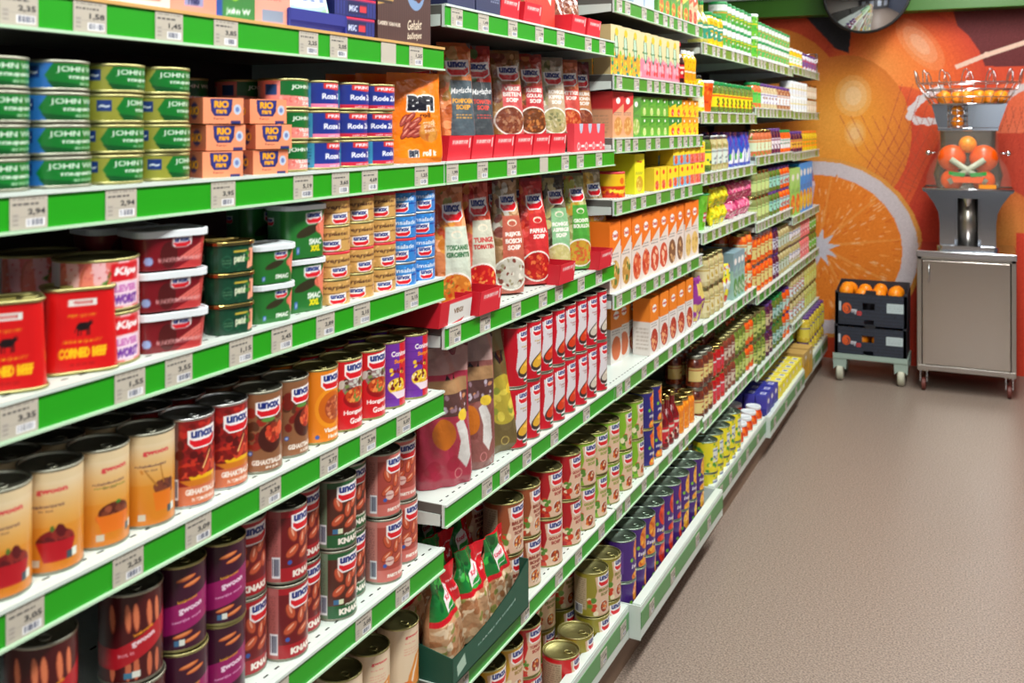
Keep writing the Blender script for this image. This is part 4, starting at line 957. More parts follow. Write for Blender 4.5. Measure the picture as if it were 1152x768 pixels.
# ================================================================== second bay
def lab_pouch(top, panel, tcol, words, bowl, bcols, seed, script=None, shp=False):
    c = cv(.09, .25, 620, top)
    c.blobs(0, 0, 1, 1, [tuple(min(255, max(0, x + d)) for x in top) for d in (-30, 26, 45)], 50, .05, seed); c.blobs(0, .5, .5, 1, bcols, 26, .05, seed + 4)
    c.poly([(.30, .66), (.96, .66), (1, .3), (.96, .0), (.22, .0), (.30, .4)], panel)
    if script: c.text(script, .62, .57, .06, (240, 240, 240), w=.62, shear=.25, rot=.08)
    elif not shp: c.ell(.62, .60, .06, .03, (236, 224, 200)); c.ell(.62, .595, .045, .02, panel)
    by = .31 if shp else .17; ty = .62 if shp else .50
    if script: ty = .48
    for k, wd in enumerate(words): c.text(wd, .62, ty - .055 * k, .042, tcol, w=min(.58, .1 * len(wd)), bold=.05)
    if not bowl: c.smalltext(.4, .32, .85, .37, 2, tcol, .8, seed)
    if bowl: c.food(.52, by, .175, .145, (240, 235, 225), [bcols[0]], 1, .001, 1); c.food(.52, by, .16, .13, bcols[0], bcols, 90, .018, seed + 2)
    unox(c, .56, .77, .12); c.rect(0, .965, 1, 1, tuple(int(x * .8) for x in top))
    return c.done()
def PO(*a, shape='doy', w=.09, h=.25, **k): return pouch('soup_pouch', w, h, .05, lab_pouch(*a, shp=shape == 'doy', **k), shape, (90, 84, 78), a[6], crinkle=.0016)
WH = (244, 236, 228)
PB = [PO((222, 120, 60), (84, 98, 106), (240, 170, 70), ['POMPOEN', 'SOEP'], False, [(206, 170, 110), (180, 130, 60), (120, 150, 70)], 11, script='Magische'),
      PO((190, 60, 44), (70, 76, 80), (226, 80, 70), ['TOMATEN', 'SOEP'], False, [(180, 40, 30), (90, 120, 60)], 12, script='Magische'),
      PO((150, 110, 60), (206, 90, 90), WH, ['VERSE', 'BIETEN', 'SOEP'], True, [(120, 60, 40), (150, 90, 60), (170, 120, 90)], 13),
      PO((170, 60, 44), (196, 60, 64), WH, ['KLASSIEKE', 'GOULASH', 'SOEP'], True, [(110, 60, 30), (150, 80, 40), (190, 120, 60)], 14),
      PO((176, 160, 140), (196, 168, 140), WH, ['ROMIGE', 'KIPPEN', 'SOEP'], True, [(170, 160, 110), (196, 186, 150), (120, 120, 80)], 15),
      PO((206, 110, 70), (206, 80, 70), WH, ['PITTIGE', 'SOEP'], True, [(180, 60, 30), (206, 110, 60)], 16),
      PO((120, 40, 44), (196, 130, 84), WH, ['BRUINE', 'BONEN', 'SOEP'], True, [(130, 60, 40), (160, 90, 60)], 17)]
desc = ['orange and slate pumpkin soup pouch', 'red and slate tomato soup pouch', 'brown soup pouch with rose panel', 'red goulash soup pouch', 'pale grey cream soup pouch', 'orange and red soup pouch', 'dark red and tan bean soup pouch']
for p, d, px in zip(PB, desc, (515, 537, 572, 597, 623, 644, 662)):
    row(1, 1, p, d, 'pouch', [{644: 2.565, 662: 2.66, 623: 2.455}.get(px, along(px, -.085))], -.085, .25, 1, behind=1, pitch=.1, rz=-.62, jit=.04, dz=.004, tilt=(0, -.07), grp='soup pouches on the second shelf of the second bay')
VEG = (206, 214, 196)
PCs = [PO((214, 130, 80), VEG, (60, 110, 70), ['TOSCAANSE', 'GROENTE'], True, [(206, 120, 40), (226, 150, 60), (140, 130, 50), (200, 70, 30)], 21, shape='bottle', h=.27),
       PO((200, 80, 60), (206, 206, 186), (190, 50, 50), ['TUINIGE', 'TOMATEN'], True, [(196, 30, 30), (220, 70, 40), (236, 150, 80)], 22, shape='bottle', h=.27),
       PO((170, 130, 90), (190, 96, 76), WH, ['RIJKE', 'BOSCH', 'SOEP'], True, [(196, 190, 176), (226, 220, 206), (150, 140, 110), (120, 60, 50)], 23, shape='bottle', h=.27),
       PO((196, 50, 44), (206, 50, 50), WH, ['PAPRIKA', 'SOEP'], True, [(176, 30, 26), (206, 60, 40), (226, 110, 60)], 24, shape='bottle', h=.26),
       PO((90, 80, 60), (140, 190, 140), WH, ['ROMIGE', 'ASPERGE', 'SOEP'], True, [(196, 186, 120), (206, 196, 140)], 25, shape='bottle', h=.26),
       PO((150, 150, 90), (80, 160, 60), WH, ['GROENTE', 'BOUILLON'], True, [(196, 150, 50), (170, 170, 60), (206, 100, 50)], 26, shape='bottle', h=.26),
       PO((160, 140, 110), (226, 176, 60), WH, ['KIPPEN', 'SOEP'], True, [(206, 160, 60), (226, 190, 90), (170, 130, 50)], 27, shape='bottle', h=.26)]
desc = ['orange soup pouch with pale green panel', 'red vegetable soup pouch with pale panel', 'brown mushroom soup pouch', 'bright red pepper soup pouch', 'dark and mint asparagus soup pouch', 'green vegetable soup pouch', 'yellow chicken soup pouch']
for p, d, px, xx in zip(PCs, desc, (507, 537, 570, 599, 625, 649, 668), (-.05, -.065, -.05, -.05, -.06, -.045, -.075)):
    row(1, 2, p, d, 'pouch', [along(px, xx)], xx, .25, 1, behind=1, pitch=.1, rz=-.62, jit=.04, dz=.004, tilt=(0, -.06), grp='soup pouches on the third shelf of the second bay')
def tray(name, w, d, h, text=None, front=None, hb=None, col=(206, 26, 44), veg=False):
    b = MB(); L = lin(col); hb = hb or h
    c = cv(w, h, 700, front or (222, 34, 52))
    if text: c.rect(.14, .62, .88, .86, (226, 70, 80)); c.text(text, .5, .74, .13, (246, 230, 226), w=.66, bold=.04); c.rect(.90, .5, .94, .9, (240, 210, 210))
    if veg: c.rect(.0, 0, .28, 1, (206, 26, 44)); c.rect(.28, 0, 1, .84, (226, 224, 220)); c.text('VEG!', .58, .5, .2, (120, 90, 60), w=.3, bold=.04); c.poly([(.3, 0), (.8, .16), (.7, 0)], (206, 40, 50))
    img = c.done(); nv, nu = img.shape[:2]; u = np.linspace(0, 1, nu)[None, :, None]; v = np.linspace(0, 1, nv)[:, None, None]
    b.grid(np.array((d / 2 + .0004, -w / 2, 0)) + u * np.array((0, w, 0)) + v * np.array((.006, 0, h)), img, 'card', False)
    b.prism([(d / 2 - .0016, 0), (d / 2, 0), (d / 2 + .006, h), (d / 2 + .0044, h)], 1, -w / 2, w / 2, 'card', L)
    b.box(-d / 2, -w / 2, 0, d / 2, w / 2, .0016, 'card', L); b.box(-d / 2, -w / 2, 0, -d / 2 + .0016, w / 2, hb, 'card', L)
    for s in (-1, 1): b.prism([(-d / 2, 0), (d / 2, 0), (d / 2 + .004, h), (d / 2 - .02, h), (-d / 2, hb)], 1, s * w / 2 - .0008, s * w / 2 + .0008, 'card', L)
    return [(name, b.mesh(name))]
TR = tray('display_tray', .098, .26, .05, 'DE LEKKERSTE SOEP'); TRV = tray('display_tray', .13, .2, .05, None, veg=True); TRB = tray('display_tray', .135, .26, .062, None, (214, 50, 66))
ys, w_ = lspace(497, 645, 7, -.15 + .13)
for i, y in enumerate(ys): 
    if i < 6: o = place(TR, (-.145, ys[0] + i * .105 + .01, TOPS[(1, 1)]), 0); tag(o, 'red card display tray, %s of six, second shelf, second bay' % ORD[i], 'tray', 'red display trays on the second shelf of the second bay')
def notched():
    b = MB(); c = cv(.26, .075, 500, (222, 60, 72))
    for k in range(4): c.ell(.14 + .24 * k, .2, .14, .14, (240, 200, 200)); c.ell(.14 + .24 * k, .2, .09, .09, (222, 60, 72)); c.rect(.22 + .24 * k, .16, .32 + .24 * k, .24, (240, 210, 210))
    for k in range(3): c.ell(.22 + .28 * k, 1.0, .2, .36, (180, 190, 210))
    return carton('display_tray', .235, .02, .075, c.done())
o = place(notched(), (-.03, 2.565, TOPS[(1, 1)])); tag(o, 'pale red card tray front with white symbols, second shelf, second bay', 'tray')
for px0, px1, p, d in ((480, 521, TRV, 'red display tray with white vegetable panel, third shelf, second bay'), (522, 563, TR, 'red display tray with light lettering under the brown pouch, third shelf'),
                       (613, 647, TR, 'red display tray between red and green pouches, third shelf'), (660, 688, TR, 'red display tray under the yellow pouch, third shelf')):
    o = place(p, (-.118 if p is TR else -.10, min((along(px0 + (10 if p is TRV else 3), 0) + along(px1, 0)) / 2 + (.02 if p is TRV else 0), 2.64), TOPS[(1, 2)]), 0); tag(o, d, 'tray')
# top shelf of the second bay
NB = carton('navy_soup_box', .115, .06, .13, simple(.115, .13, 500, (36, 44, 84), lambda c: (c.text('o', .4, .45, .3, (226, 230, 236), w=.4, bold=.0), c.rect(0, .0, 1, .02, (190, 195, 210)), c.smalltext(.6, .2, .95, .4, 4, (190, 200, 220)))),
            simple(.06, .13, 300, (30, 36, 74), lambda c: None), np.tile(lin((40, 48, 90)), (2, 2, 1)))
row(1, 0, NB, 'navy blue soup box', 'box', [1.79, 1.915], -.036, .13, 1, behind=1, pitch=.065, rz=0, jit=.02)
RBX = carton('red_display_carton', .19, .1, .16, simple(.19, .16, 500, (226, 52, 36), lambda c: (c.poly([(.62, 1), (.66, .6), (.86, .42), (.95, 1)], (240, 226, 206)), c.food(.76, .82, .2, .26, (206, 110, 50), [(226, 150, 80), (170, 60, 30), (206, 170, 110)], 50, .06, 3), c.text('SOEP', .3, .75, .1, (245, 230, 220), w=.3, bold=.05))), simple(.1, .16, 300, (180, 140, 90), lambda c: None))
row(1, 0, RBX, 'large red soup carton with bowl picture', 'box', [2.29], -.10, .16, 1, rz=0, jit=.0)
for i, y in enumerate((2.035, 2.16, 2.46, 2.575)):
    o = place(TR, (-.145, y, TOPS[(1, 0)]), 0); tag(o, 'red display tray on the top shelf, second bay, %s of four' % ORD[i], 'tray', 'red display trays on the top shelf of the second bay')
    q = place(PB[[5, 3, 6, 2][i]], (-.08, y, TOPS[(1, 0)] + .004), -.3, (0, -.2)); tag(q, 'soup pouch leaning in the %s red tray, top shelf, second bay' % ORD[i], 'pouch', 'soup pouches on the top shelf of the second bay')

# plastic bags and tall soup cans, fourth shelf
def bagimg(k):
    base = [(168, 52, 72), (140, 84, 78), (110, 92, 54)][k]; c = cv(.125, .28, 560, base)
    c.blobs(0, 0, 1, .7, [tuple(min(255, x + d) for x in base) for d in (-8, -14, 8)], 16, .05, k)
    c.rect(0, .80, 1, 1, [(176, 136, 130), (170, 140, 134), (150, 136, 90)][k]); c.poly([(.5, .80), (.60, .74), (.66, .80), (.68, .72), (.56, .70), (.46, .76)], (40, 26, 24))
    if k < 2: c.rect(.1, .66, .95, .76, (170, 130, 90)); c.rect(.25, .5, .95, .66, (90, 60, 56)); c.blobs(.3, .52, .9, .64, [(190, 176, 190), (206, 140, 100), (150, 120, 130)], 18, .02, 4); c.ell(.42, .38, .09, .11, (190, 104, 30), .3)
    c.poly([(.62, .45), (.76, .48), (.86, .38), (.90, .2), (.80, .12), (.66, .2), (.70, .32)], (214, 210, 206)) if k < 2 else c.food(.62, .42, .14, .2, (190, 170, 60), [(226, 206, 80), (150, 160, 60)], 24, .04, 4)
    c.ell(.78, .5, .05, .04, (236, 200, 60)); c.ell(.66, .09, .035, .035, (206, 130, 130) if k < 2 else (196, 170, 90)); c.ell(.66, .09, .028, .028, base); return c.done()
BGS = [pouch('instant_soup_bag', .13, .285, .06, bagimg(k), 'doy', (120, 50, 60) if k == 0 else (90, 74, 60), 30 + k, crinkle=.004) for k in range(3)]
for p, px, d in ((BGS[0], 499, 'crinkled pink plastic bag'), (BGS[1], 527, 'crinkled mauve plastic bag'), (BGS[2], 554, 'crinkled olive brown plastic bag')):
    row(1, 3, p, d, 'bag', [along(px, -.06)], -.06, .28, 1, behind=1, pitch=.09, rz=-.55, jit=.05, dz=.001)
def lab_soup(col, k):
    c = canv(.038, .139, 700, (196, 16, 36)); c.rect(0, 0, .3, 1, (170, 60, 60)); c.smalltext(.12, .3, .3, .92, 26, (226, 160, 150), .5); c.bars(.2, .04, .32, .22)
    c.poly([(.43, .90), (.70, .94), (.70, .1), (.50, .10), (.45, .16), (.42, .30), (.44, .6)], (218, 212, 216)); c.rect(.70, 0, .98, 1, (170, 30, 44)); c.rect(.60, 0, .9, .06, (196, 16, 36))
    c.text(['Kippen', 'Tomaten', 'Champignon'][k], .55, .66, .035, (150, 60, 60) if k else (190, 150, 60), w=.13); c.text('soep', .55, .61, .03, (150, 110, 90), w=.07)
    c.ell(.57, .30, .24, .135, (60, 46, 42), .45); c.ell(.575, .32, .21, .10, col, .4); c.ell(.58, .345, .1, .03, tuple(min(255, x + 30) for x in col))
    c.poly([(.40, .0), (.75, .0), (.75, .13), (.40, .13)], (196, 16, 36)); c.ell(.56, .10, .09, .05, (240, 240, 236)); c.rect(.51, .07, .61, .115, (16, 90, 60)); unox(c, .55, .84, .16); c.rect(.36, .94, .8, 1, (206, 20, 40))
    return c.done()
SP = [can('soup_can', .038, .1405, lab_soup(col, k), 'dark_tin') for k, col in enumerate(((226, 170, 50), (214, 60, 20), (206, 196, 180)))]
ys = [2.098 + .0775 * k for k in range(8)]
for (a, b_, k, nm) in ((0, 2, 0, 'yellow'), (2, 6, 1, 'orange red'), (6, 8, 2, 'white')):
    row(1, 3, SP[k], 'tall red soup can with %s bowl' % nm, 'can', ys[a:b_], -.04, .1413, 2, behind=1, pitch=.078, rz=-.33, jit=.07)

# wide cans, fifth shelf
def lab_wide(base, k, words, tcol):
    c = canv(.047, .119, 640, base); c.rect(.12, .15, .33, .9, (190, 170, 140) if k != 2 else (130, 160, 90)); c.smalltext(.13, .2, .32, .88, 14, (110, 90, 70), .5); c.bars(.18, .03, .29, .26)
    c.poly([(.41, .93), (.64, .96), (.64, .62), (.62, .3), (.66, .0), (.43, .0), (.39, .3), (.43, .6)], (222, 186, 158)); c.blobs(.34, .05, .42, .4, [(206, 60, 30), (240, 226, 190), (90, 140, 50)], 12, .06, k)
    for i, wd in enumerate(words): c.text(wd, .52, .60 - .1 * i, .07, tcol, w=min(.15, .026 * len(wd)), bold=.05)
    c.ell(.51, .2, .13, .15, (226, 216, 206), .5); c.food(.51, .2, .115, .13, (150, 60, 30), [(206, 100, 40), (236, 150, 70), (150, 40, 20), (226, 210, 180)], 40, .03, k); unox(c, .53, .82, .23); return c.done()
WC = [can('soup_can', .047, .1185, lab_wide(*a), 'olive_tin') for a in (((150, 76, 40), 0, ['BRUINE', 'BONEN', 'SOEP'], (130, 40, 30)), ((176, 20, 30), 1, ['GOULASH', 'SOEP'], (150, 30, 30)), ((130, 180, 40), 2, ['GROENTE', 'SOEP'], (120, 140, 40)), ((150, 140, 46), 3, ['ERWTEN', 'SOEP'], (110, 110, 40)), ((206, 160, 30), 4, ['KIPPEN', 'SOEP'], (140, 110, 30)), ((206, 30, 36), 5, ['TOMATEN', 'SOEP'], (160, 30, 30)))]
row(1, 4, WC[0], 'wide brown soup can', 'can', [2.085, 2.19], -.055, .12, 2, behind=2, pitch=.1, rz=-.24, jit=.15)
row(1, 4, WC[0], 'wide brown can behind the crouton bags', 'can', [1.78, 1.88, 1.98], -.29, .12, 2, rz=-.24, jit=.3)
row(1, 4, WC[1], 'wide red soup can', 'can', [2.32, 2.45], -.052, .12, 2, behind=2, pitch=.1, rz=-.24, jit=.3)
row(1, 4, WC[2], 'wide green soup can', 'can', [2.56, 2.655], -.052, .12, 2, behind=2, pitch=.1, rz=-.24, jit=.25)
row(2, 6, WC[2], 'wide green soup can', 'can', [2.765, 2.885, 3.0], -.055, .12, 2, behind=2, pitch=.1, rz=-.24, jit=.2)
# crouton bags in a dark green carton
def knorr(k):
    c = cv(.12, .19, 620, (206, 160, 120)); c.blobs(0, 0, 1, .6, [(226, 190, 150), (180, 120, 80), (206, 150, 110), (240, 214, 180), (150, 150, 80)], 110, .045, k)
    c.poly([(0, .5), (1, .62), (1, 1), (0, 1)], (206, 22, 36)); c.poly([(0, .56), (.62, .62), (.5, 1), (0, 1)], (26, 120, 50)); c.blobs(.05, .62, .5, .98, [(60, 180, 70), (16, 90, 40)], 12, .05, k)
    c.poly([(.30, .60), (.55, .66), (.66, .80), (.5, .86), (.3, .74)], (236, 226, 226)); c.text('Knorr', .47, .76, .045, (206, 30, 60), w=.26, bold=.04, rot=.4); c.poly([(.34, .62), (.55, .67), (.6, .74), (.4, .68)], (40, 150, 60))
    c.text('Kip Croutons', .82, .84, .035, (240, 220, 216), w=.3, bold=.04, rot=.2); c.text('Naturel', .82, .74, .035, (240, 220, 216), w=.24, bold=.04, rot=.2); return c.done()
KB = [pouch('crouton_bag', .112, .19, .07, knorr(k), 'bag', (206, 150, 110), 50 + k, crinkle=.004) for k in range(3)]
def gtray():
    b = MB(); L = lin((14, 74, 58)); w, d, h = .36, .30, .11
    c = cv(w, h, 420, (16, 82, 62)); c.text('SLAATJES EN SOEPEN', .55, .55, .07, (200, 214, 206), w=.5); c.poly([(.06, .2), (.16, .35), (.14, .8), (.05, .6)], (170, 200, 180)); img = c.done(); nv, nu = img.shape[:2]
    prof = lambda t: np.interp(t, [0, .25, .45, .75, 1], [.5, .5, .55, .72, 1.0])
    u = np.linspace(0, 1, nu)[None, :]; v = np.linspace(0, 1, nv)[:, None]
    P = np.stack([np.full((nv, nu), d / 2), -w / 2 + u * w + 0 * v, v * h * prof(u)], -1); b.grid(P, img, 'card', False)
    P2 = P.copy(); P2[..., 0] -= .002; b.grid(P2, img * 0 + L, 'card', False, True)
    b.box(-d / 2, -w / 2, 0, d / 2, w / 2, .002, 'card', L); b.box(-d / 2, -w / 2, 0, -d / 2 + .002, w / 2, h, 'card', L)
    b.prism([(-d / 2, 0), (d / 2, 0), (d / 2, h * .5), (-d / 2, h)], 1, -w / 2 - .001, -w / 2 + .001, 'card', L); b.prism([(-d / 2, 0), (d / 2, 0), (d / 2, h), (-d / 2, h)], 1, w / 2 - .001, w / 2 + .001, 'card', L)
    return [('display_tray', b.mesh('display_tray'))]
o = place(gtray(), (-.135, 1.895, TOPS[(1, 4)])); tag(o, 'dark green carton holding crouton bags, fifth shelf, second bay', 'tray')
k = 0
for i, (xx, n) in enumerate(((-.045, 3), (-.14, 3), (-.235, 3))):
    for j in range(n):
        y = 1.785 + j * .108 + (.0 if i % 2 == 0 else .006)
        o = place(KB[k % 3], (xx, y, TOPS[(1, 4)] + .006 + (.012 * i if i else 0)), -.1 + rnd.uniform(-.15, .15), (rnd.uniform(-.05, .05), rnd.uniform(-.02, .1))); k += 1
        tag(o, 'red and green crouton bag, %s, %s row of the green carton' % (ORD[j], ['front', 'middle', 'rear'][i]), 'bag', 'crouton bags in the green carton')
# base
row(1, 7, WC[4], 'yellow soup can', 'can', [1.80, 1.90, 2.00, 2.10], -.06, .12, 2, behind=2, pitch=.1, rz=-.24, jit=.2)
row(1, 7, WC[5], 'red soup can', 'can', [2.205], -.06, .12, 2, behind=1, pitch=.1, rz=-.24, jit=.2)
row(1, 7, WC[5], 'low red soup can at tray front', 'can', [2.33], -.01, .12, 1, rz=-.24, jit=.2)
row(1, 7, WC[3], 'low olive soup can at tray front', 'can', [2.435], -.01, .12, 1, rz=-.24, jit=.2)
row(1, 7, WC[3], 'olive soup can in high stack', 'can', [2.55, 2.65], -.01, .12, 2, behind=2, pitch=.1, rz=-.24, jit=.2)
row(1, 7, WC[3], 'olive soup can stacked behind low cans', 'can', [2.32, 2.42], -.115, .12, 2, behind=1, pitch=.1, rz=-.24, jit=.2)

# ================================================================== third to sixth bay
def gcan(r, h, base, pic, seed, band=None, text=None, dens=520):
    c = canv(r, h, dens, base)
    if band: c.rect(0, band[0], 1, band[1], band[2])
    if pic: c.food(.54, .72, .24, .3, pic[0], pic, 60, .06, seed); c.food(.50, .08, .2, .12, pic[0], pic, 20, .05, seed + 1)
    if text: c.text(text, .50, .34, .1, (226, 224, 232), w=.16, bold=.04, shear=.15); c.ell(.42, .5, .05, .05, (120, 190, 60)); c.text('mix', .54, .27, .06, (236, 210, 60), w=.1, bold=.05)
    c.rect(.2, .2, .32, .75, tuple(min(255, x + 30) for x in base)); c.bars(.22, .05, .3, .2) if dens > 500 else None
    return c.done()
PU = (70, 36, 120)
PCN = [can('vegetable_can', .0465, .119, gcan(.0465, .119, PU, p, i, text='hak', dens=560), 'green_tin') for i, p in enumerate(([(236, 140, 40), (246, 180, 60), (206, 90, 20)], [(222, 50, 26), (240, 90, 40), (190, 30, 20)], [(246, 190, 60), (236, 150, 40), (206, 120, 30)]))]
def pkg(l): return [l[i:i + 1] and l[i] for i in range(len(l))]
ys = [2.765 + .098 * k for k in range(9)]
row(2, 7, PCN[0], 'purple can with orange vegetables', 'can', ys[:3], -.003, .12, 2, behind=2, pitch=.098, rz=-.1, jit=.35)
row(2, 7, PCN[1], 'purple can with red vegetables', 'can', ys[3:6], -.003, .12, 2, behind=2, pitch=.098, rz=-.1, jit=.2)
row(2, 7, PCN[2], 'purple can with yellow vegetables', 'can', ys[6:], -.003, .12, 2, behind=2, pitch=.098, rz=-.1, jit=.2)
BLC = can('vegetable_can', .042, .119, gcan(.042, .119, (44, 40, 120), [(236, 120, 30), (240, 80, 30), (250, 190, 60)], 8, text='mais', dens=520), 'olive_tin')
row(2, 6, BLC, 'dark blue can with orange vegetables', 'can', [3.11, 3.205], -.05, .12, 2, behind=2, pitch=.09, rz=-.1, jit=.2)

def jimg(r, h, contents, lab, acc, seed, lo=.22, hi=.68, dens=420, wrap_=(.2, .8), txt=None):
    c = canv(r, h, dens, contents[0]); c.blobs(0, 0, 1, 1, contents, 120, .06, seed)
    if lab: c.rect(wrap_[0], lo, wrap_[1], hi, lab); c.rect(wrap_[0], hi - .1, wrap_[1], hi - .05, acc); c.blobs(.42, lo + .03, .6, hi - .2, [acc, contents[-1]], 7, .05, seed + 1)
    if txt: c.text(txt, .52, (lo + hi) / 2, .1, acc, w=.2, bold=.04)
    return c.done()
def bx(name, w, d, h, base, top, pic, seed, txt=None, dens=450, split=.62, side=None, diag=True):
    c = cv(w, h, dens, base)
    if top: c.poly([(0, split - (.12 if diag else 0)), (1, split + (.12 if diag else 0)), (1, 1), (0, 1)], top); c.ell(.5, .80, .1, .07, (240, 236, 230))
    if pic: c.food(.5, .25, min(.2, .4 * w / h), .2, pic[0], pic, 30, .04, seed)
    if txt: c.text(txt, .5, .8, .06, (190, 50, 40), w=.5, bold=.04)
    c.smalltext(.12, .48, .8, .56, 2, (90, 90, 90), .6, seed); s = cv(d, h, 260, base)
    if top: s.rect(0, split, 1, 1, top)
    s.smalltext(.2, .1, .85, .5, 6, (130, 110, 90), .4)
    if name == 'juice_carton':
        tp = cv(w, d, 300, base); tp.rect(.3, .25, .72, .75, (226, 228, 240)); tp.rect(.36, .35, .66, .65, pic[0] if base[0] > 100 else (120, 130, 200)); tp.rect(0, 0, .12, 1, (226, 236, 226) if base[0] > 100 else (60, 66, 170))
        return carton(name, w, d, h, c.done(), s.done(), tp.done())
    return carton(name, w, d, h, c.done(), s.done(), np.tile(lin(top or base), (2, 2, 1)))
OR = (238, 120, 24)
# third bay
a = [bx('meal_kit_box', .082, .15, .205, (228, 214, 204), OR, p, i, 'Ovenkit') for i, p in enumerate(([(190, 140, 60), (90, 120, 50), (226, 190, 110)], [(214, 90, 50), (236, 150, 110), (190, 50, 30)], [(206, 80, 50), (240, 190, 160)], [(130, 90, 60), (206, 160, 110)], [(226, 190, 110), (190, 150, 70)]))]
ys, w_ = lspace(683, 783, 10, -.02)
for i, n in enumerate(((0, 2), (2, 4), (4, 6), (6, 8), (8, 10))):
    row(2, 4, a[i], 'orange and white meal kit box with %s dish' % ['green', 'red', 'salmon', 'brown', 'yellow'][i], 'box', ys[n[0]:n[1]], -.085, .205, 1, behind=1, pitch=.155, rz=-.05, jit=.04)
b2 = [bx('pasta_box', .075, .06, .185, (226, 220, 214), (236, 130, 30), p, 9 + i, 'Lasagne', diag=False, split=.58) for i, p in enumerate(([(206, 100, 50), (240, 200, 170)], [(180, 60, 40), (236, 170, 120)]))]
row(2, 5, b2[0], 'orange and grey pasta box beside gap', 'box', [2.97, 3.05], -.115, .185, 1, behind=2, pitch=.075, rz=-.12, jit=.02)
ys, w_ = lspace(728, 777, 5, -.02)
row(2, 5, b2[1], 'orange and white pasta box', 'box', ys, -.04, .185, 1, behind=3, pitch=.075, rz=-.08, jit=.02)
def bagp(name, w, h, d, base, cols, seed, dens=360):
    c = cv(w, h, dens, base); c.blobs(0, 0, 1, 1, cols, 60, .12 * h / .15, seed); c.rect(.2, .6, .8, .85, cols[0]); return pouch(name, w, h, d, c.done(), 'pillow', base, seed, crinkle=.004)
row(2, 5, bagp('noodle_bag', .085, .18, .05, (150, 60, 150), [(226, 190, 90), (190, 80, 180), (230, 210, 200)], 61), 'purple noodle bag', 'bag', [3.60], -.04, .18, 1, behind=2, pitch=.07, rz=-.2)
# small yellow boxes
sb = [carton('spice_box', .052, .05, .075, simple(.052, .075, 500, (246, 214, 40), lambda c, q=q: (c.rect(0, 0, 1, .45, q), c.food(.5, .25, .2, .2, (226, 90, 60), [(240, 150, 110), (206, 60, 40)], 10, .06, 2), c.ell(.5, .78, .12, .1, (226, 60, 40)))), simple(.05, .075, 200, (222, 190, 40), lambda c: None), np.tile(lin((226, 190, 40)), (2, 2, 1))) for q in ((246, 206, 40), (120, 170, 200), (226, 110, 110))]
ys, w_ = lspace(728, 786, 9, -.03)
row(2, 3, sb[0], 'small yellow spice box', 'box', ys[:3], -.03, .076, 1, behind=2, pitch=.055, rz=-.1, jit=.03)
row(2, 3, sb[1], 'small yellow and blue spice box', 'box', ys[3:6], -.03, .076, 2, behind=1, pitch=.055, rz=-.1, jit=.03)
row(2, 3, sb[2], 'small yellow and pink spice box', 'box', ys[6:], -.03, .076, 2, behind=1, pitch=.055, rz=-.1, jit=.03)
YB = bx('bouillon_box', .075, .2, .125, (236, 226, 24), None, [(206, 160, 40), (226, 200, 90)], 5, 'Maggi')
row(2, 3, YB, 'tall bright yellow soup box', 'box', [3.005], -.115, .125, 1, behind=0, rz=-.1, jit=.0)
c_ = canv(.046, .07, 520, (236, 190, 30)); c_.rect(0, 0, 1, .48, (214, 50, 20)); c_.blobs(.2, .1, .6, .4, [(240, 120, 20), (190, 30, 20)], 30, .1, 3); c_.ell(.5, .7, .14, .14, (226, 110, 30)); c_.rect(.6, 0, .78, .9, (60, 90, 170)); c_.text('Maggi', .45, .28, .2, (250, 220, 60), w=.2, bold=.05)
row(2, 3, jar('noodle_cup', .046, .076, c_.done(), 'red_lid', .006, 'cyl', 'label'), 'yellow and red noodle cup', 'cup', [2.835], -.06, .076, 1, behind=1, pitch=.1, rz=-.2)
# sixth level down etc: bottles and jars, seventh shelf
def bot(r, h, col, lab, lid, seed, kind='bottle', dens=420): return jar('sauce_bottle', r, h, jimg(r, h, [col, tuple(int(x * .8) for x in col)], lab, (230, 220, 200), seed, .15, .5, dens), lid, .014, kind)
row(2, 6, bot(.028, .165, (120, 16, 22), (206, 30, 46), 'gold', 70), 'dark red sauce bottle', 'bottle', [3.29, 3.35, 3.41], -.035, .165, 1, behind=3, pitch=.062, rz=-.2)
JO = jar('orange_jar', .033, .115, jimg(.033, .115, [(236, 130, 20), (246, 160, 40)], None, None, 71), 'gold')
row(2, 6, JO, 'orange carrot jar', 'jar', [3.48, 3.55, 3.62], -.04, .116, 1, behind=2, pitch=.07, rz=-.1, dz=0)
row(2, 6, jar('bean_jar', .035, .12, jimg(.035, .12, [(96, 36, 24), (130, 60, 36), (70, 24, 18)], (226, 206, 130), (180, 90, 40), 72), 'gold'), 'brown bean jar', 'jar', [3.52, 3.61], -.29, .121, 2, rz=-.1)
# third shelf etc upper
kn = [bx('soup_mix_box', w_, .05, .145, (222, 204, 150), None, p, 20 + i, 'Knorr') for i, (w_, p) in enumerate(((.085, [(236, 150, 40), (120, 180, 70), (240, 200, 60)]), (.085, [(226, 60, 90), (240, 150, 170)])))]
def knbox(low, s):
    c = cv(.08, .145, 420, (222, 204, 156)); c.rect(0, 0, 1, .42, low[0]); c.blobs(0, 0, 1, .45, low, 30, .06, s); c.ell(.5, .6, .085, .28, (30, 100, 80), .1); c.ell(.5, .6, .06, .22, (190, 220, 190), .1); c.ell(.52, .86, .08, .08, (240, 190, 40)); c.text('Knorr', .5, .56, .05, (60, 120, 60), w=.5, bold=.04)
    return carton('soup_mix_box', .078, .055, .145, c.done(), simple(.055, .145, 200, (190, 170, 120), lambda c: None), np.tile(lin((222, 204, 156)), (2, 2, 1)))
ys, w_ = lspace(687, 723, 3, -.03)
row(2, 1, knbox([(236, 160, 40), (120, 190, 60), (40, 130, 110), (250, 200, 60)], 1), 'beige soup mix box with orange base', 'box', [2.755, 2.84, 2.925], -.035, .145, 1, behind=2, pitch=.06, rz=-.1, jit=.03)
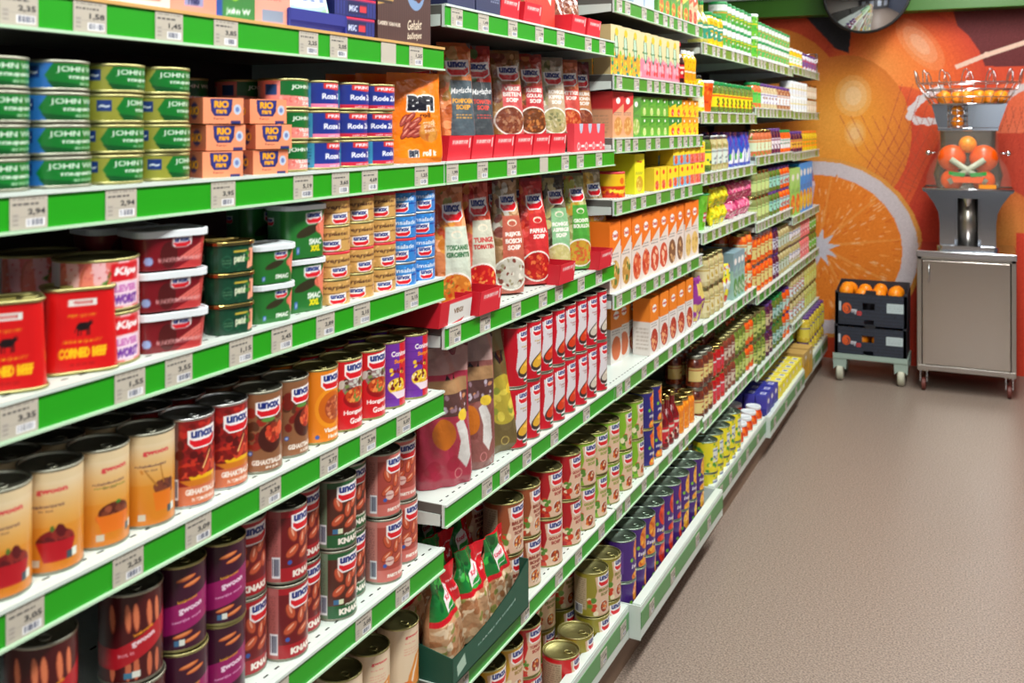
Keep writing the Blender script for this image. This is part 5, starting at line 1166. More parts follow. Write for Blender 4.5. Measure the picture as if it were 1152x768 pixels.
row(2, 1, knbox([(240, 130, 150), (250, 170, 180), (226, 60, 60)], 2), 'beige soup mix box with pink base', 'box', [3.03, 3.112, 3.194, 3.276, 3.358], -.035, .145, 1, behind=2, pitch=.06, rz=-.1, jit=.03)
row(2, 1, bot(.024, .15, (60, 16, 16), (206, 30, 40), 'red_lid', 74), 'dark soy bottle with red label', 'bottle', [3.43, 3.485], -.035, .15, 1, behind=1, rz=0)
row(2, 1, bot(.024, .125, (246, 190, 20), (240, 150, 20), 'white_lid', 75, 'squeeze'), 'yellow squeeze bottle', 'bottle', [3.55, 3.60, 3.655], -.035, .125, 1, behind=1, pitch=.06, rz=0)
row(2, 2, bx('noodle_box', .075, .1, .135, (222, 160, 120), (206, 50, 50), [(206, 140, 70), (226, 180, 110)], 30), 'red and cream noodle box', 'box', [2.78, 2.862], -.06, .135, 1, behind=1, pitch=.11, rz=-.1, jit=.03)
row(2, 2, bx('green_tea_box', .075, .09, .125, (90, 160, 60), (80, 140, 60), [(160, 190, 90), (206, 210, 150)], 31), 'tall green soup box', 'box', [2.945], -.055, .125, 1, behind=1, pitch=.1, rz=-.1, jit=.0)
row(2, 2, bx('stock_cube_box', .068, .06, .062, (96, 170, 50), (70, 150, 40), [(190, 210, 120), (236, 240, 200)], 32), 'small green stock cube box', 'box', [3.03, 3.105, 3.18, 3.255], -.04, .064, 2, behind=1, pitch=.07, rz=-.1, jit=.03)
row(2, 2, bx('stock_cube_box', .068, .06, .062, (246, 206, 20), (40, 130, 50), [(226, 60, 40), (240, 226, 200)], 33), 'small yellow and green stock box', 'box', [3.34, 3.415], -.04, .064, 2, behind=1, pitch=.07, rz=-.1, jit=.03)
row(2, 2, bx('stock_cube_box', .068, .06, .062, (250, 200, 20), (246, 150, 20), [(206, 60, 30), (250, 230, 90)], 34), 'small yellow and orange stock box', 'box', [3.495, 3.57, 3.645], -.04, .064, 2, behind=1, pitch=.07, rz=-.1, jit=.03)
row(2, 0, bx('stock_box', .1, .06, .13, (190, 206, 226), None, None, 35), 'pale blue stock box', 'box', [2.95, 3.06], -.035, .13, 1, behind=1, pitch=.07, rz=0, jit=.02)
ys, w_ = lspace(735, 770, 5, -.03)
row(2, 0, bx('spice_sachet_box', .078, .03, .12, (90, 160, 60), (226, 206, 90), [(236, 120, 40), (226, 60, 40), (240, 220, 90), (50, 120, 60)], 36), 'green sachet box with orange vegetables', 'box', ys, -.03, .12, 1, behind=2, pitch=.04, rz=0, jit=.03)
row(2, 0, bx('spice_sachet_box', .078, .03, .12, (226, 190, 150), (206, 80, 40), [(190, 60, 40), (226, 150, 110)], 37), 'beige and red sachet box', 'box', [3.50, 3.585, 3.665], -.03, .12, 1, behind=2, pitch=.04, rz=0, jit=.03)

def J(r, h, contents, lab, acc, seed, lid='gold', kind='jar', **k): return jar('preserve_jar', r, h, jimg(r, h, contents, lab, acc, seed, dens=300, **k), lid, .013, kind)
def ysn(bay, a, b_, n):
    y0 = BAY[bay] + .01; w = .98; s = (b_ - a) * w / n
    return [y0 + a * w + s * (i + .5) for i in range(n)]
GREEN = [(96, 120, 40), (130, 150, 60), (70, 96, 30)]; ORG = [(236, 90, 20), (246, 130, 40), (206, 60, 20)]; BRN = [(110, 46, 26), (140, 70, 40), (80, 30, 20)]
CRM = [(190, 176, 120), (206, 196, 150), (160, 150, 90)]; YEL = [(226, 190, 30), (246, 220, 60), (200, 160, 20)]; PUR = [(80, 30, 60), (110, 40, 80), (60, 20, 50)]; WHT = [(226, 230, 226), (240, 240, 240), (200, 210, 200)]; RED = [(190, 26, 24), (220, 50, 40), (150, 16, 20)]; PNK = [(236, 120, 120), (246, 160, 160), (206, 80, 90)]
LG = (214, 226, 190); LW = (226, 230, 236); LY = (226, 206, 120); LT = (120, 190, 180)
# fourth bay
S = [ # bay, level, a, b, n, proto, X, h, stack, behind, desc, cat
 (3, 0, 0, .16, 2, bot(.03, .17, (200, 190, 90), (60, 150, 120), 'green_lid', 80), -.04, .17, 1, 1, 'green labelled dressing bottle', 'bottle'),
 (3, 0, .16, .40, 3, J(.036, .135, YEL, (60, 150, 120), (240, 240, 220), 81, 'green_lid'), -.045, .136, 1, 1, 'yellow pickle jar with teal label', 'jar'),
 (3, 0, .40, .58, 2, J(.04, .1, WHT, (90, 170, 70), (240, 150, 60), 82, 'green_lid', 'cyl'), -.05, .101, 2, 1, 'white and purple vegetable can', 'can'),
 (3, 0, .58, 1, 5, J(.038, .1, WHT, (70, 160, 60), (230, 200, 40), 83, 'green_lid', 'cyl'), -.05, .101, 2, 1, 'green and white vegetable can', 'can'),
 (3, 1, 0, .12, 1, bot(.03, .14, (246, 220, 40), (240, 240, 200), 'black_lid', 84, 'squeeze'), -.04, .14, 1, 1, 'yellow mustard bottle with dark cap', 'bottle'),
 (3, 1, .12, .26, 1, jar('sauce_tub', .055, .125, jimg(.055, .125, ORG, None, None, 85, dens=260), 'white_lid', .01, 'cup'), -.06, .125, 1, 0, 'large orange sauce pot', 'tub'),
 (3, 1, .26, 1, 9, J(.033, .125, GREEN, (246, 226, 30), (230, 60, 40), 86, 'green_lid'), -.04, .125, 1, 1, 'pickle jar with bright yellow label', 'jar'),
 (3, 2, 0, .22, 2, J(.038, .14, GREEN, (246, 226, 60), (20, 110, 80), 87, 'black_lid'), -.045, .14, 1, 1, 'green and yellow gherkin jar', 'jar'),
 (3, 2, .22, .52, 3, J(.036, .14, CRM, (214, 224, 214), (140, 150, 150), 88, 'silver'), -.045, .14, 1, 1, 'cream dressing jar', 'jar'),
 (3, 3, 0, .22, 1, jar('popcorn_bucket', .075, .14, jimg(.075, .14, [(110, 196, 50), (130, 210, 70), (90, 170, 40)], (206, 50, 80), (240, 230, 230), 90, .25, .5, 240, (.45, .6)), 'green_lid', .004, 'cup'), -.08, .14, 1, 0, 'bright green bucket with pink label', 'tub'),
 (3, 4, 0, .10, 1, bagp('noodle_bag', .09, .17, .05, (170, 80, 170), [(226, 200, 110), (150, 60, 150)], 91), -.04, .17, 1, 1, 'purple and yellow bag', 'bag'),
 (3, 4, .10, .42, 4, J(.037, .12, CRM, (226, 216, 170), (190, 160, 60), 92, 'olive_tin'), -.045, .121, 2, 1, 'cream mushroom jar', 'jar'),
 (3, 4, .42, .58, 2, bagp('seasoning_bag', .07, .16, .05, (60, 140, 90), [(230, 220, 60), (220, 230, 230), (200, 60, 50)], 93), -.04, .16, 1, 1, 'green and white seasoning bag', 'bag'),
 (3, 4, .58, .80, 3, bx('rice_box', .07, .12, .2, (150, 190, 180), (130, 160, 170), [(90, 150, 70), (206, 220, 200)], 94, dens=260), -.07, .2, 1, 1, 'blue grey box with green picture', 'box'),
 (3, 4, .80, 1, 2, J(.042, .13, ORG, LG, (206, 120, 40), 95, 'gold'), -.05, .131, 2, 1, 'orange red sauce jar', 'jar'),
 (3, 5, 0, .22, 3, J(.035, .12, BRN, (226, 206, 130), (170, 80, 40), 96, 'dark_tin'), -.04, .121, 2, 2, 'brown bean jar with cream label', 'jar'),
 (3, 5, .22, .42, 3, J(.033, .11, RED, (214, 50, 70), (230, 220, 226), 97, 'gold'), -.04, .111, 2, 2, 'red beet jar', 'jar'),
 (3, 5, .42, .62, 3, J(.033, .115, [(130, 60, 40), (170, 100, 70), (110, 50, 40)], (206, 190, 170), (130, 60, 60), 98, 'olive_tin'), -.04, .116, 2, 2, 'rust brown jar with grey label', 'jar'),
 (3, 5, .62, .84, 3, J(.034, .115, GREEN, (196, 210, 120), (150, 170, 50), 99, 'olive_tin'), -.04, .116, 2, 2, 'green bean jar', 'jar'),
 (3, 5, .84, 1, 2, J(.036, .115, ORG, (200, 210, 120), (200, 80, 40), 100, 'olive_tin'), -.04, .116, 2, 2, 'bright orange carrot jar', 'jar'),
 (3, 7, 0, .52, 5, can('pineapple_can', .0465, .119, jimg(.0465, .119, [(236, 222, 40), (60, 150, 60), (246, 236, 110)], (226, 232, 226), (90, 110, 170), 101, .35, .8, 300, (.42, .6)), 'green_tin'), -.005, .12, 2, 2, 'yellow and green pineapple can', 'can'),
 (3, 7, .52, 1, 5, J(.04, .14, ORG, (226, 230, 236), (60, 140, 70), 102, 'white_lid'), -.005, .14, 1, 2, 'orange fruit jar with white lid', 'jar'),
 # fifth bay
 (4, 0, 0, .12, 1, J(.044, .105, [(120, 190, 60), (240, 240, 240), (60, 150, 60)], (90, 180, 60), (246, 206, 40), 110, 'white_lid', 'cyl'), -.05, .106, 2, 1, 'tall green and white can', 'can'),
 (4, 0, .12, 1, 10, J(.037, .09, WHT, (90, 180, 90), (220, 150, 90), 111, 'green_lid', 'cyl'), -.045, .091, 2, 1, 'white vegetable can with green band', 'can'),
 (4, 1, 0, .18, 2, J(.035, .12, [(236, 110, 60), (120, 200, 60)], (90, 200, 90), (60, 150, 60), 112, 'green_lid'), -.04, .12, 1, 1, 'bright green salad jar', 'jar'),
 (4, 1, .18, .6, 5, J(.035, .12, [(206, 190, 150), (180, 150, 110)], (226, 230, 240), (120, 90, 150), 113, 'purple_lid'), -.04, .12, 1, 1, 'white labelled jar with purple lid', 'jar'),
 (4, 1, .6, 1, 4, J(.035, .12, [(150, 90, 60), (206, 160, 120)], (220, 226, 232), (200, 130, 90), 114, 'purple_lid'), -.04, .12, 1, 1, 'rust coloured jar with white label', 'jar'),
 (4, 2, 0, .45, 5, J(.036, .125, [(206, 110, 70), (150, 60, 40), (120, 150, 60)], LG, (220, 120, 60), 115, 'gold'), -.04, .126, 1, 1, 'orange and green relish jar', 'jar'),
 (4, 2, .45, .7, 3, J(.036, .13, PUR, (226, 220, 226), (120, 50, 100), 116, 'purple_lid'), -.04, .13, 1, 1, 'purple cabbage jar', 'jar'),
 (4, 2, .7, 1, 4, J(.034, .12, ORG, (226, 226, 226), (60, 150, 120), 117, 'green_lid'), -.04, .12, 1, 1, 'orange jar with white label', 'jar'),
 (4, 3, 0, .4, 4, J(.038, .12, [(130, 140, 80), (170, 176, 110)], (200, 220, 140), (110, 150, 80), 118, 'gold'), -.045, .121, 2, 1, 'pale green gherkin jar', 'jar'),
 (4, 3, .4, .7, 3, J(.038, .12, GREEN, (150, 210, 190), (60, 90, 120), 119, 'purple_lid'), -.045, .121, 2, 1, 'green jar with teal label', 'jar'),
 (4, 3, .7, 1, 3, J(.038, .12, ORG, (170, 214, 206), (150, 60, 90), 120, 'purple_lid'), -.045, .121, 2, 1, 'orange jar with pale teal label', 'jar'),
 (4, 4, 0, .5, 5, J(.04, .135, ORG, (222, 206, 130), (200, 120, 60), 121, 'silver'), -.05, .136, 2, 1, 'red orange sauce jar with cream label', 'jar'),
 (4, 4, .5, .66, 2, J(.036, .13, PUR, (206, 210, 220), (90, 60, 120), 122, 'purple_lid'), -.045, .131, 2, 1, 'dark purple beet jar', 'jar'),
 (4, 4, .66, 1, 4, J(.036, .125, CRM, (190, 206, 190), (120, 140, 70), 123, 'olive_tin'), -.045, .126, 2, 1, 'grey green mushroom jar', 'jar'),
 (4, 5, 0, .3, 3, J(.038, .13, GREEN, (196, 206, 110), (110, 150, 60), 124, 'olive_tin'), -.045, .131, 2, 2, 'green bean jar with lime label', 'jar'),
 (4, 5, .3, .5, 2, J(.038, .13, PUR, (206, 190, 150), (120, 40, 60), 125, 'purple_lid'), -.045, .131, 2, 2, 'purple jar with cream label', 'jar'),
 (4, 5, .5, .78, 3, J(.038, .13, GREEN, (170, 206, 200), (60, 130, 110), 126, 'green_lid'), -.045, .131, 2, 2, 'green jar with pale blue label', 'jar'),
 (4, 5, .78, 1, 2, J(.038, .13, ORG, (180, 214, 206), (200, 90, 40), 127, 'purple_lid'), -.045, .131, 2, 2, 'orange carrot jar with blue label', 'jar'),
 (4, 7, 0, .30, 3, bx('juice_carton', .085, .05, .165, (44, 50, 150), (70, 70, 180), [(226, 230, 240), (120, 140, 210)], 128, dens=260), .02, .165, 1, 3, 'royal blue carton', 'carton'),
 (4, 7, .30, 1, 7, bx('juice_carton', .088, .055, .14, (240, 226, 60), (246, 230, 50), [(90, 120, 190), (90, 190, 80), (236, 120, 40)], 129, dens=260), .02, .14, 1, 3, 'yellow and green juice carton', 'carton'),
 # sixth bay
 (5, 0, 0, .45, 4, J(.04, .1, YEL, (226, 236, 230), (90, 190, 90), 130, 'white_lid', 'cyl'), -.05, .1, 1, 1, 'yellow and white can', 'can'),
 (5, 0, .45, 1, 5, J(.038, .1, [(226, 226, 236), (190, 100, 90)], (120, 80, 140), (206, 60, 70), 131, 'purple_lid'), -.045, .1, 1, 1, 'white jar with purple and red label', 'jar'),
 (5, 1, 0, .6, 6, J(.037, .085, WHT, (220, 226, 236), (226, 206, 60), 132, 'white_lid', 'cyl'), -.045, .086, 2, 1, 'white can with yellow spots', 'can'),
 (5, 1, .6, 1, 4, J(.037, .085, [(206, 196, 170), (230, 220, 200)], (226, 216, 196), (190, 160, 130), 133, 'gold', 'cyl'), -.045, .086, 2, 1, 'beige and white can', 'can'),
 (5, 2, 0, .4, 4, J(.036, .12, PUR, (226, 170, 60), (200, 60, 90), 134, 'purple_lid'), -.04, .12, 1, 1, 'purple and orange jar', 'jar'),
 (5, 2, .4, 1, 6, J(.036, .12, YEL, (246, 150, 30), (60, 170, 60), 135, 'orange_lid'), -.04, .12, 1, 1, 'yellow and orange fruit jar', 'jar'),
 (5, 3, 0, .3, 2, bx('crisp_box', .12, .12, .27, (150, 206, 90), (170, 214, 110), [(240, 120, 40), (250, 214, 60), (226, 60, 40)], 136, dens=220), -.07, .27, 1, 1, 'light green box with fruit picture', 'box'),
 (5, 3, .3, .8, 4, bx('crisp_box', .11, .12, .29, (30, 140, 226), (40, 150, 230), [(250, 206, 30), (240, 150, 30)], 137, dens=220), -.07, .29, 1, 1, 'bright blue box with yellow flower', 'box'),
 (5, 3, .8, 1, 2, bagp('dark_bag', .09, .26, .06, (90, 40, 50), [(150, 70, 80), (200, 180, 190)], 138, 220), -.05, .26, 1, 1, 'dark red bag at the shelf end', 'bag'),
 (5, 4, 0, .35, 4, J(.036, .12, CRM, (226, 220, 226), (90, 110, 150), 139, 'silver'), -.045, .121, 2, 1, 'cream jar with white label', 'jar'),
 (5, 4, .35, .7, 4, J(.036, .12, PNK, (240, 170, 170), (236, 90, 90), 140, 'silver'), -.045, .121, 2, 1, 'pink label jar', 'jar'),
 (5, 4, .7, 1, 3, J(.036, .12, GREEN, (110, 190, 80), (226, 230, 226), 141, 'olive_tin'), -.045, .121, 2, 1, 'olive jar with green label', 'jar'),
 (5, 5, 0, .5, 5, J(.038, .125, CRM, (214, 226, 230), (190, 80, 60), 142, 'olive_tin'), -.045, .126, 2, 2, 'grey white jar with blue label', 'jar'),
 (5, 5, .5, 1, 5, J(.038, .125, [(190, 190, 110), (226, 220, 130)], (206, 220, 120), (200, 180, 60), 143, 'olive_tin'), -.045, .126, 2, 2, 'yellow green jar', 'jar'),
 (5, 7, 0, .3, 2, bx('mustard_carton', .12, .12, .15, (200, 150, 30), (196, 160, 90), None, 144, dens=200), .0, .15, 1, 1, 'mustard brown carton', 'box'),
 (5, 7, .3, 1, 7, J(.04, .15, [(206, 180, 50), (226, 206, 90)], (222, 206, 70), (120, 110, 150), 145, 'purple_lid'), .0, .151, 2, 2, 'yellow jar with pale lid', 'jar'),
]
ADJ = 'red green yellow blue orange brown purple white cream label labelled colour'.split()
for bay, lv, a_, b_, n, pr, X_, h_, st, bh, d_, c_ in S:
    ws_ = d_.split(' with ')[0].split(); nm_ = c_ if ws_[-1] != c_ or ws_[-2] in ADJ else ws_[-2] + '_' + c_
    if c_ in ('jar', 'can'): pr = [(nm_, pr[0][1])] + pr[1:]
    if lv <= 2: bh = 0
    elif c_ in ('jar', 'can') and lv < 7: bh = 1
    pt = .13 if 'box' in d_ and bay == 5 else (.128 if 'blue grey box' in d_ else (.056 if 'carton' in d_ and bay == 4 else (.125 if 'mustard' in d_ else .095 if 'pineapple' in d_ else .085 if c_ in ('jar', 'can') else .07)))
    row(bay, lv, pr, d_, c_, ysn(bay, a_, b_, n), X_, h_, st, behind=bh, pitch=pt, rz=-.05, jit=.1 if c_ in ('jar', 'can', 'bottle') else .02, dz=.0003)
# loose bags and sachets in the fourth bay
sa = pouch('sauce_sachet', .1, .15, .035, simple(.1, .15, 420, (44, 64, 170), lambda c: (c.blobs(.1, .5, .9, 1, [(40, 90, 190), (70, 60, 170)], 20, .08, 2), c.poly([(.15, .1), (.7, .55), (.6, .1)], (226, 230, 236)), c.ell(.35, .3, .08, .1, (60, 180, 60)), c.rect(.7, .1, .9, .5, (206, 220, 236)))), 'doy', (50, 60, 150), 150)
row(3, 2, sa, 'blue sauce sachet', 'sachet', ysn(3, .56, 1, 4), -.04, .15, 1, behind=2, pitch=.05, rz=-.2, jit=.1)
ybag = [bagp('sweet_bag', .1, .075, .05, (226, 206, 20), [(246, 236, 60), (120, 180, 40), (200, 160, 30)], 151 + k) for k in range(2)]
pbag = [bagp('sweet_bag', .1, .075, .05, (200, 60, 110), [(236, 120, 160), (250, 190, 200), (150, 60, 60)], 155 + k) for k in range(2)]
row(3, 3, ybag, 'yellow and green sweet bag', 'bag', ysn(3, .24, .52, 3), -.04, .075, 2, behind=1, pitch=.07, rz=-.1, jit=.3)
row(3, 3, pbag, 'pink sweet bag', 'bag', ysn(3, .54, 1, 5), -.045, .075, 2, behind=2, pitch=.07, rz=-.1, jit=.35)
# ================================================================== orange juice corner
def q(y, px):  # x position on the plane at distance y along the aisle
    z = y / (math.cos(YAW) + (px - 576) / F_PX * math.sin(YAW)); return EYE.x - z * math.sin(YAW) + (px - 576) / F_PX * z * math.cos(YAW)
# cabinet
def empty(name, loc, rz=0):
    o = bpy.data.objects.new(name, None); C.objects.link(o); o.location = loc; o.rotation_euler = (0, 0, rz); o.empty_display_size = .1; return o
CX0, CX1, CY0, CY1 = .612, 1.135, 6.32, 6.80
ca = empty('steel_cabinet', ((CX0 + CX1) / 2, (CY0 + CY1) / 2, 0)); tag(ca, 'stainless steel wheeled cabinet carrying the orange juicer', 'cabinet')
W2, D2 = (CX1 - CX0) / 2, (CY1 - CY0) / 2
b = MB()
b.box(-W2, -D2 + .012, .125, -W2 + .02, D2, .80, 'brushed'); b.box(W2 - .02, -D2 + .012, .125, W2, D2, .80, 'brushed'); b.box(-W2, D2 - .015, .125, W2, D2, .8, 'brushed'); b.box(-W2, -D2 + .012, .125, W2, D2, .145, 'brushed')
b.box(-W2, -D2, .125, -W2 + .026, -D2 + .014, .80, 'brushed', bev=.002); b.box(W2 - .026, -D2, .125, W2, -D2 + .014, .80, 'brushed', bev=.002); b.box(-W2, -D2 - .001, .125, W2, -D2 + .014, .155, 'brushed', bev=.002); b.box(-W2, -D2, .775, W2, -D2 + .014, .80, 'brushed')
b.obj('body', ca)
b = MB(); b.box(-W2 - .004, -D2 - .006, .79, W2 + .004, D2 + .004, .826, 'chrome', bev=.004); b.obj('top', ca)
b = MB(); b.box(-W2 + .03, -D2 - .004, .16, W2 - .03, -D2 + .012, .77, mat('cabinet_door_steel', (186, 178, 170), .2, 1.0), bev=.002); do = b.obj('door', ca)
b = MB(); hx = -W2 + .065; b.tube([(hx, -D2 - .004, .745), (hx, -D2 - .03, .735), (hx, -D2 - .03, .655), (hx, -D2 - .004, .645)], .005, 'chrome'); b.obj('handle', do)
for sx in (-1, 1):
    for sy in (-1, 1):
        x, y = sx * (W2 - .035), sy * (D2 - .04); b = MB()
        b.box(x - .028, y - .028, .118, x + .028, y + .028, .126, 'brushed'); b.prism([(y - .02, .118), (y + .02, .118), (y + .012, .05), (y - .012, .05)], 0, x - .02, x - .016, 'chrome'); b.prism([(y - .02, .118), (y + .02, .118), (y + .012, .05), (y - .012, .05)], 0, x + .016, x + .02, 'chrome')
        cs = b.obj('caster', ca); b = MB()
        V = []; n = 20
        for k, (rr, xx) in enumerate(((.0, -.012), (.030, -.012), (.037, -.008), (.037, .008), (.030, .012), (.0, .012))):
            for i in range(n): t = 2 * PI * i / n; V.append((x + xx, y + rr * math.cos(t), .037 + rr * math.sin(t)))
        b.add(V, [(k * n + i, k * n + (i + 1) % n, (k + 1) * n + (i + 1) % n, (k + 1) * n + i) for k in range(5) for i in range(n)], mat('caster_rubber_red', (110, 52, 44), .5) if 'caster_rubber_red' not in bpy.data.materials else bpy.data.materials['caster_rubber_red'], None, False); b.obj('wheel', cs)
# juicer
jx, jy, jz = .882, 6.52, .8265
ju = empty('orange_juicer', (jx, jy, jz)); tag(ju, 'chrome automatic orange juicer with wire fruit basket on steel cabinet', 'juicer')
def loft(b, secs, mt, cap=True):
    """secs = (half width x, y front, y back, z) rounded rectangles"""
    V = []; n = None
    for hw, yf, yb, z in secs:
        o = rr_out((yb - yf), 2 * hw, .03); o = [(p[0], p[1] + (yf + yb) / 2, z) for p in o]; n = len(o); V += o
    F = [(j * n + i, j * n + (i + 1) % n, (j + 1) * n + (i + 1) % n, (j + 1) * n + i) for j in range(len(secs) - 1) for i in range(n)]
    F += [tuple(range(n))[::-1], tuple((len(secs) - 1) * n + i for i in range(n))]; b.add(V, F, mt)
b = MB(); loft(b, [(.165, -.15, .16, 0), (.165, -.15, .16, .028), (.155, -.14, .16, .032)], 'chrome')
# two flared side cheeks with a recessed bay between them
for s in (-1, 1):
    out = [(s * .150, .03), (s * .150, .16), (s * .158, .22), (s * .18, .27), (s * .225, .335), (s * .225, .345), (s * .07, .345), (s * .07, .03)]
    b.prism(out if s > 0 else out[::-1], 1, -.12, .15, 'chrome')
b.box(-.08, .02, .03, .08, .15, .345, 'chrome'); b.obj('pedestal', ju)
b = MB(); b.lathe([(.0001, .032), (.055, .032), (.055, .30), (.0001, .30)], 'brushed', 28, 0, -.04); b.obj('juice_column', ju)
b = MB(); b.prism([(-.245, .36), (.245, .36), (.235, .345), (.19, .33), (.11, .315), (.0, .308), (-.11, .315), (-.19, .33), (-.235, .345)], 1, -.19, .14, 'chrome'); b.tube([(-.24, -.19, .362), (.24, -.19, .362), (.24, .14, .362), (-.24, .14, .362)], .006, 'chrome', 8, True)
b.lathe([(.012, .26), (.02, .28), (.03, .31)], 'chrome', 16, 0, -.12); b.obj('drip_tray', ju)
b = MB(); loft(b, [(.17, -.02, .15, .36), (.19, -.02, .15, .44), (.15, -.02, .15, .60), (.155, -.02, .15, .72)], mat('juicer_back_grey', (120, 112, 104), .2, .9)); b.obj('press_housing', ju)
# press rolls with orange halves, filter, arms
for s in (-1, 1):
    for zz, rr in ((.54, .078), (.41, .062)):
        b = MB(); b.sphere((s * .085, -.07, zz), rr, mat('press_orange', (232, 84, 0), .3) if 'press_orange' not in bpy.data.materials else bpy.data.materials['press_orange'], 24, 14, sc=(1, .7, 1)); b.obj('press_ball', ju)
    b = MB(); b.tube([(s * .10, -.14, .40), (-s * .09, -.14, .535)], .018, mat('press_arm_grey', (176, 182, 160), .4) if 'press_arm_grey' not in bpy.data.materials else bpy.data.materials['press_arm_grey'], 10); b.obj('press_arm', ju)
    b = MB(); b.prism([(s * .01, .455), (s * .10, .465), (s * .10, .445), (s * .02, .43)] if s > 0 else [(s * .01, .455), (s * .02, .43), (s * .10, .445), (s * .10, .465)], 1, -.162, -.158, mat('juicer_leaf_green', (20, 150, 60), .5) if 'juicer_leaf_green' not in bpy.data.materials else bpy.data.materials['juicer_leaf_green']); b.obj('leaf_emblem', ju)
b = MB(); b.prism([(-.09, .435), (.09, .435), (.075, .40), (-.075, .40)], 1, -.162, -.158, mat('juicer_orange_badge', (236, 90, 20), .5)); b.obj('badge', ju)
b = MB(); b.sphere((0, -.07, .62), .05, 'orange_skin', 20, 12); o = b.obj('whole_orange', None, (jx, jy, jz)); tag(o, 'whole orange dropping between the press rolls of the juicer', 'orange')
# clear cover
gl = mat('clear_cover', (250, 236, 214), .03); pb = gl.node_tree.nodes['Principled BSDF']; pb.inputs['Transmission Weight'].default_value = 1.0; pb.inputs['IOR'].default_value = 1.08
gl2 = mat('clear_cover_shell', (240, 226, 206), .05); nt = gl2.node_tree; pb = nt.nodes['Principled BSDF']; pb.inputs['Alpha'].default_value = .08
b = MB(); V = []; n = 40
prof = [(.235, .368), (.232, .42), (.21, .49), (.18, .54), (.165, .585), (.165, .66), (.165, .70)]
for hw, z in prof:
    for i in range(n + 1):
        t = PI + PI * i / n; V.append((hw * math.cos(t), .0 + .165 * math.sin(t) * (1 if hw < .2 else 1.05), z))
b.add(V, [(j * (n + 1) + i, j * (n + 1) + i + 1, (j + 1) * (n + 1) + i + 1, (j + 1) * (n + 1) + i) for j in range(len(prof) - 1) for i in range(n)], gl2, None, True); b.obj('clear_cover', ju)
b = MB()
for s in (-1, 1): b.sphere((s * .215, -.06, .57), .016, 'chrome', 12, 8); b.tube([(s * .17, -.06, .57), (s * .21, -.06, .57)], .006, 'chrome')
b.obj('cover_knobs', ju)
b = MB(); b.box(.06, -.185, .37, .15, -.178, .392, mat('orange_label', (246, 150, 20), .5)); b.obj('label_strip', ju)
# feed head and hopper
b = MB(); b.box(-.165, -.05, .70, .165, .15, .72, 'chrome', bev=.003)
b.prism([(-.165, .72), (.165, .72), (.20, .86), (-.20, .86)], 1, .0, .14, 'chrome'); b.prism([(.02, .725), (.165, .725), (.21, .86), (.05, .86)], 1, -.07, .0, 'chrome')
b.obj('feed_head', ju)
b = MB()
for k in range(5): 
    z = .725 + k * .032; b.tube([(-.055 + .052 * math.cos(t), -.06 + .045 * math.sin(t), z) for t in (2 * PI * i / 16 for i in range(16))], .0035, 'chrome', 6, True)
for i in range(8):
    t = 2 * PI * i / 8; b.tube([(-.055 + .052 * math.cos(t), -.06 + .045 * math.sin(t), .72), (-.055 + .052 * math.cos(t), -.06 + .045 * math.sin(t), .86)], .0025, 'chrome', 6)
b.obj('feed_tube', ju)
b = MB(); z0, z1 = .86, .985
def oval(rx, ry, z, n=40): return [(rx * math.cos(2 * PI * i / n), .0 + ry * math.sin(2 * PI * i / n), z) for i in range(n)]
b.prism([(rx_[0], rx_[1]) for rx_ in oval(.20, .13, 0)], 2, z0 - .004, z0, 'chrome')
for rx, ry, z in ((.215, .14, z0), (.235, .155, .90), (.262, .175, .945), (.285, .19, z1)): b.tube(oval(rx, ry, z), .0035, 'chrome', 6, True)
for i in range(26):
    t = 2 * PI * i / 26; b.tube([(.205 * math.cos(t), .135 * math.sin(t), z0), (.285 * math.cos(t), .19 * math.sin(t), z1)], .0022, 'chrome', 6)
for i in range(14):
    t0 = 2 * PI * (i + .25) / 14; t1 = 2 * PI * (i + .62) / 14; pts = []
    for k in range(9):
        s_ = k / 8; t = t0 + (t1 - t0) * s_; e = 1 + .05 * math.sin(PI * s_); pts.append((.285 * e * math.cos(t), .19 * e * math.sin(t), z1 + .075 * math.sin(PI * s_) ** .6))
    b.tube(pts, .0032, 'chrome', 6)
b.obj('fruit_basket', ju)
for i, (x, y) in enumerate(((-.135, -.06), (-.01, -.075), (.065, -.07), (.125, -.045), (.04, .03), (-.06, .04), (.19, .02), (.10, .07))):
    b = MB(); b.sphere((0, 0, 0), .040, 'orange_skin', 18, 12); o = b.obj('orange', None, (jx + x * .95, jy + y, jz + .90))
    tag(o, 'bright orange in the wire basket, %s of eight from left' % ORD[sorted([-.135, -.01, .065, .125, .04, -.06, .19, .10]).index(x)], 'orange', 'oranges in the wire basket')
for i, z in enumerate((.752, .818)):
    b = MB(); b.sphere((0, 0, 0), .034, 'orange_skin', 18, 12); o = b.obj('orange', None, (jx - .055, jy - .06, jz + z)); tag(o, 'orange inside the wire feed tube, %s' % ['lower', 'upper'][i], 'orange', 'oranges in the feed tube')

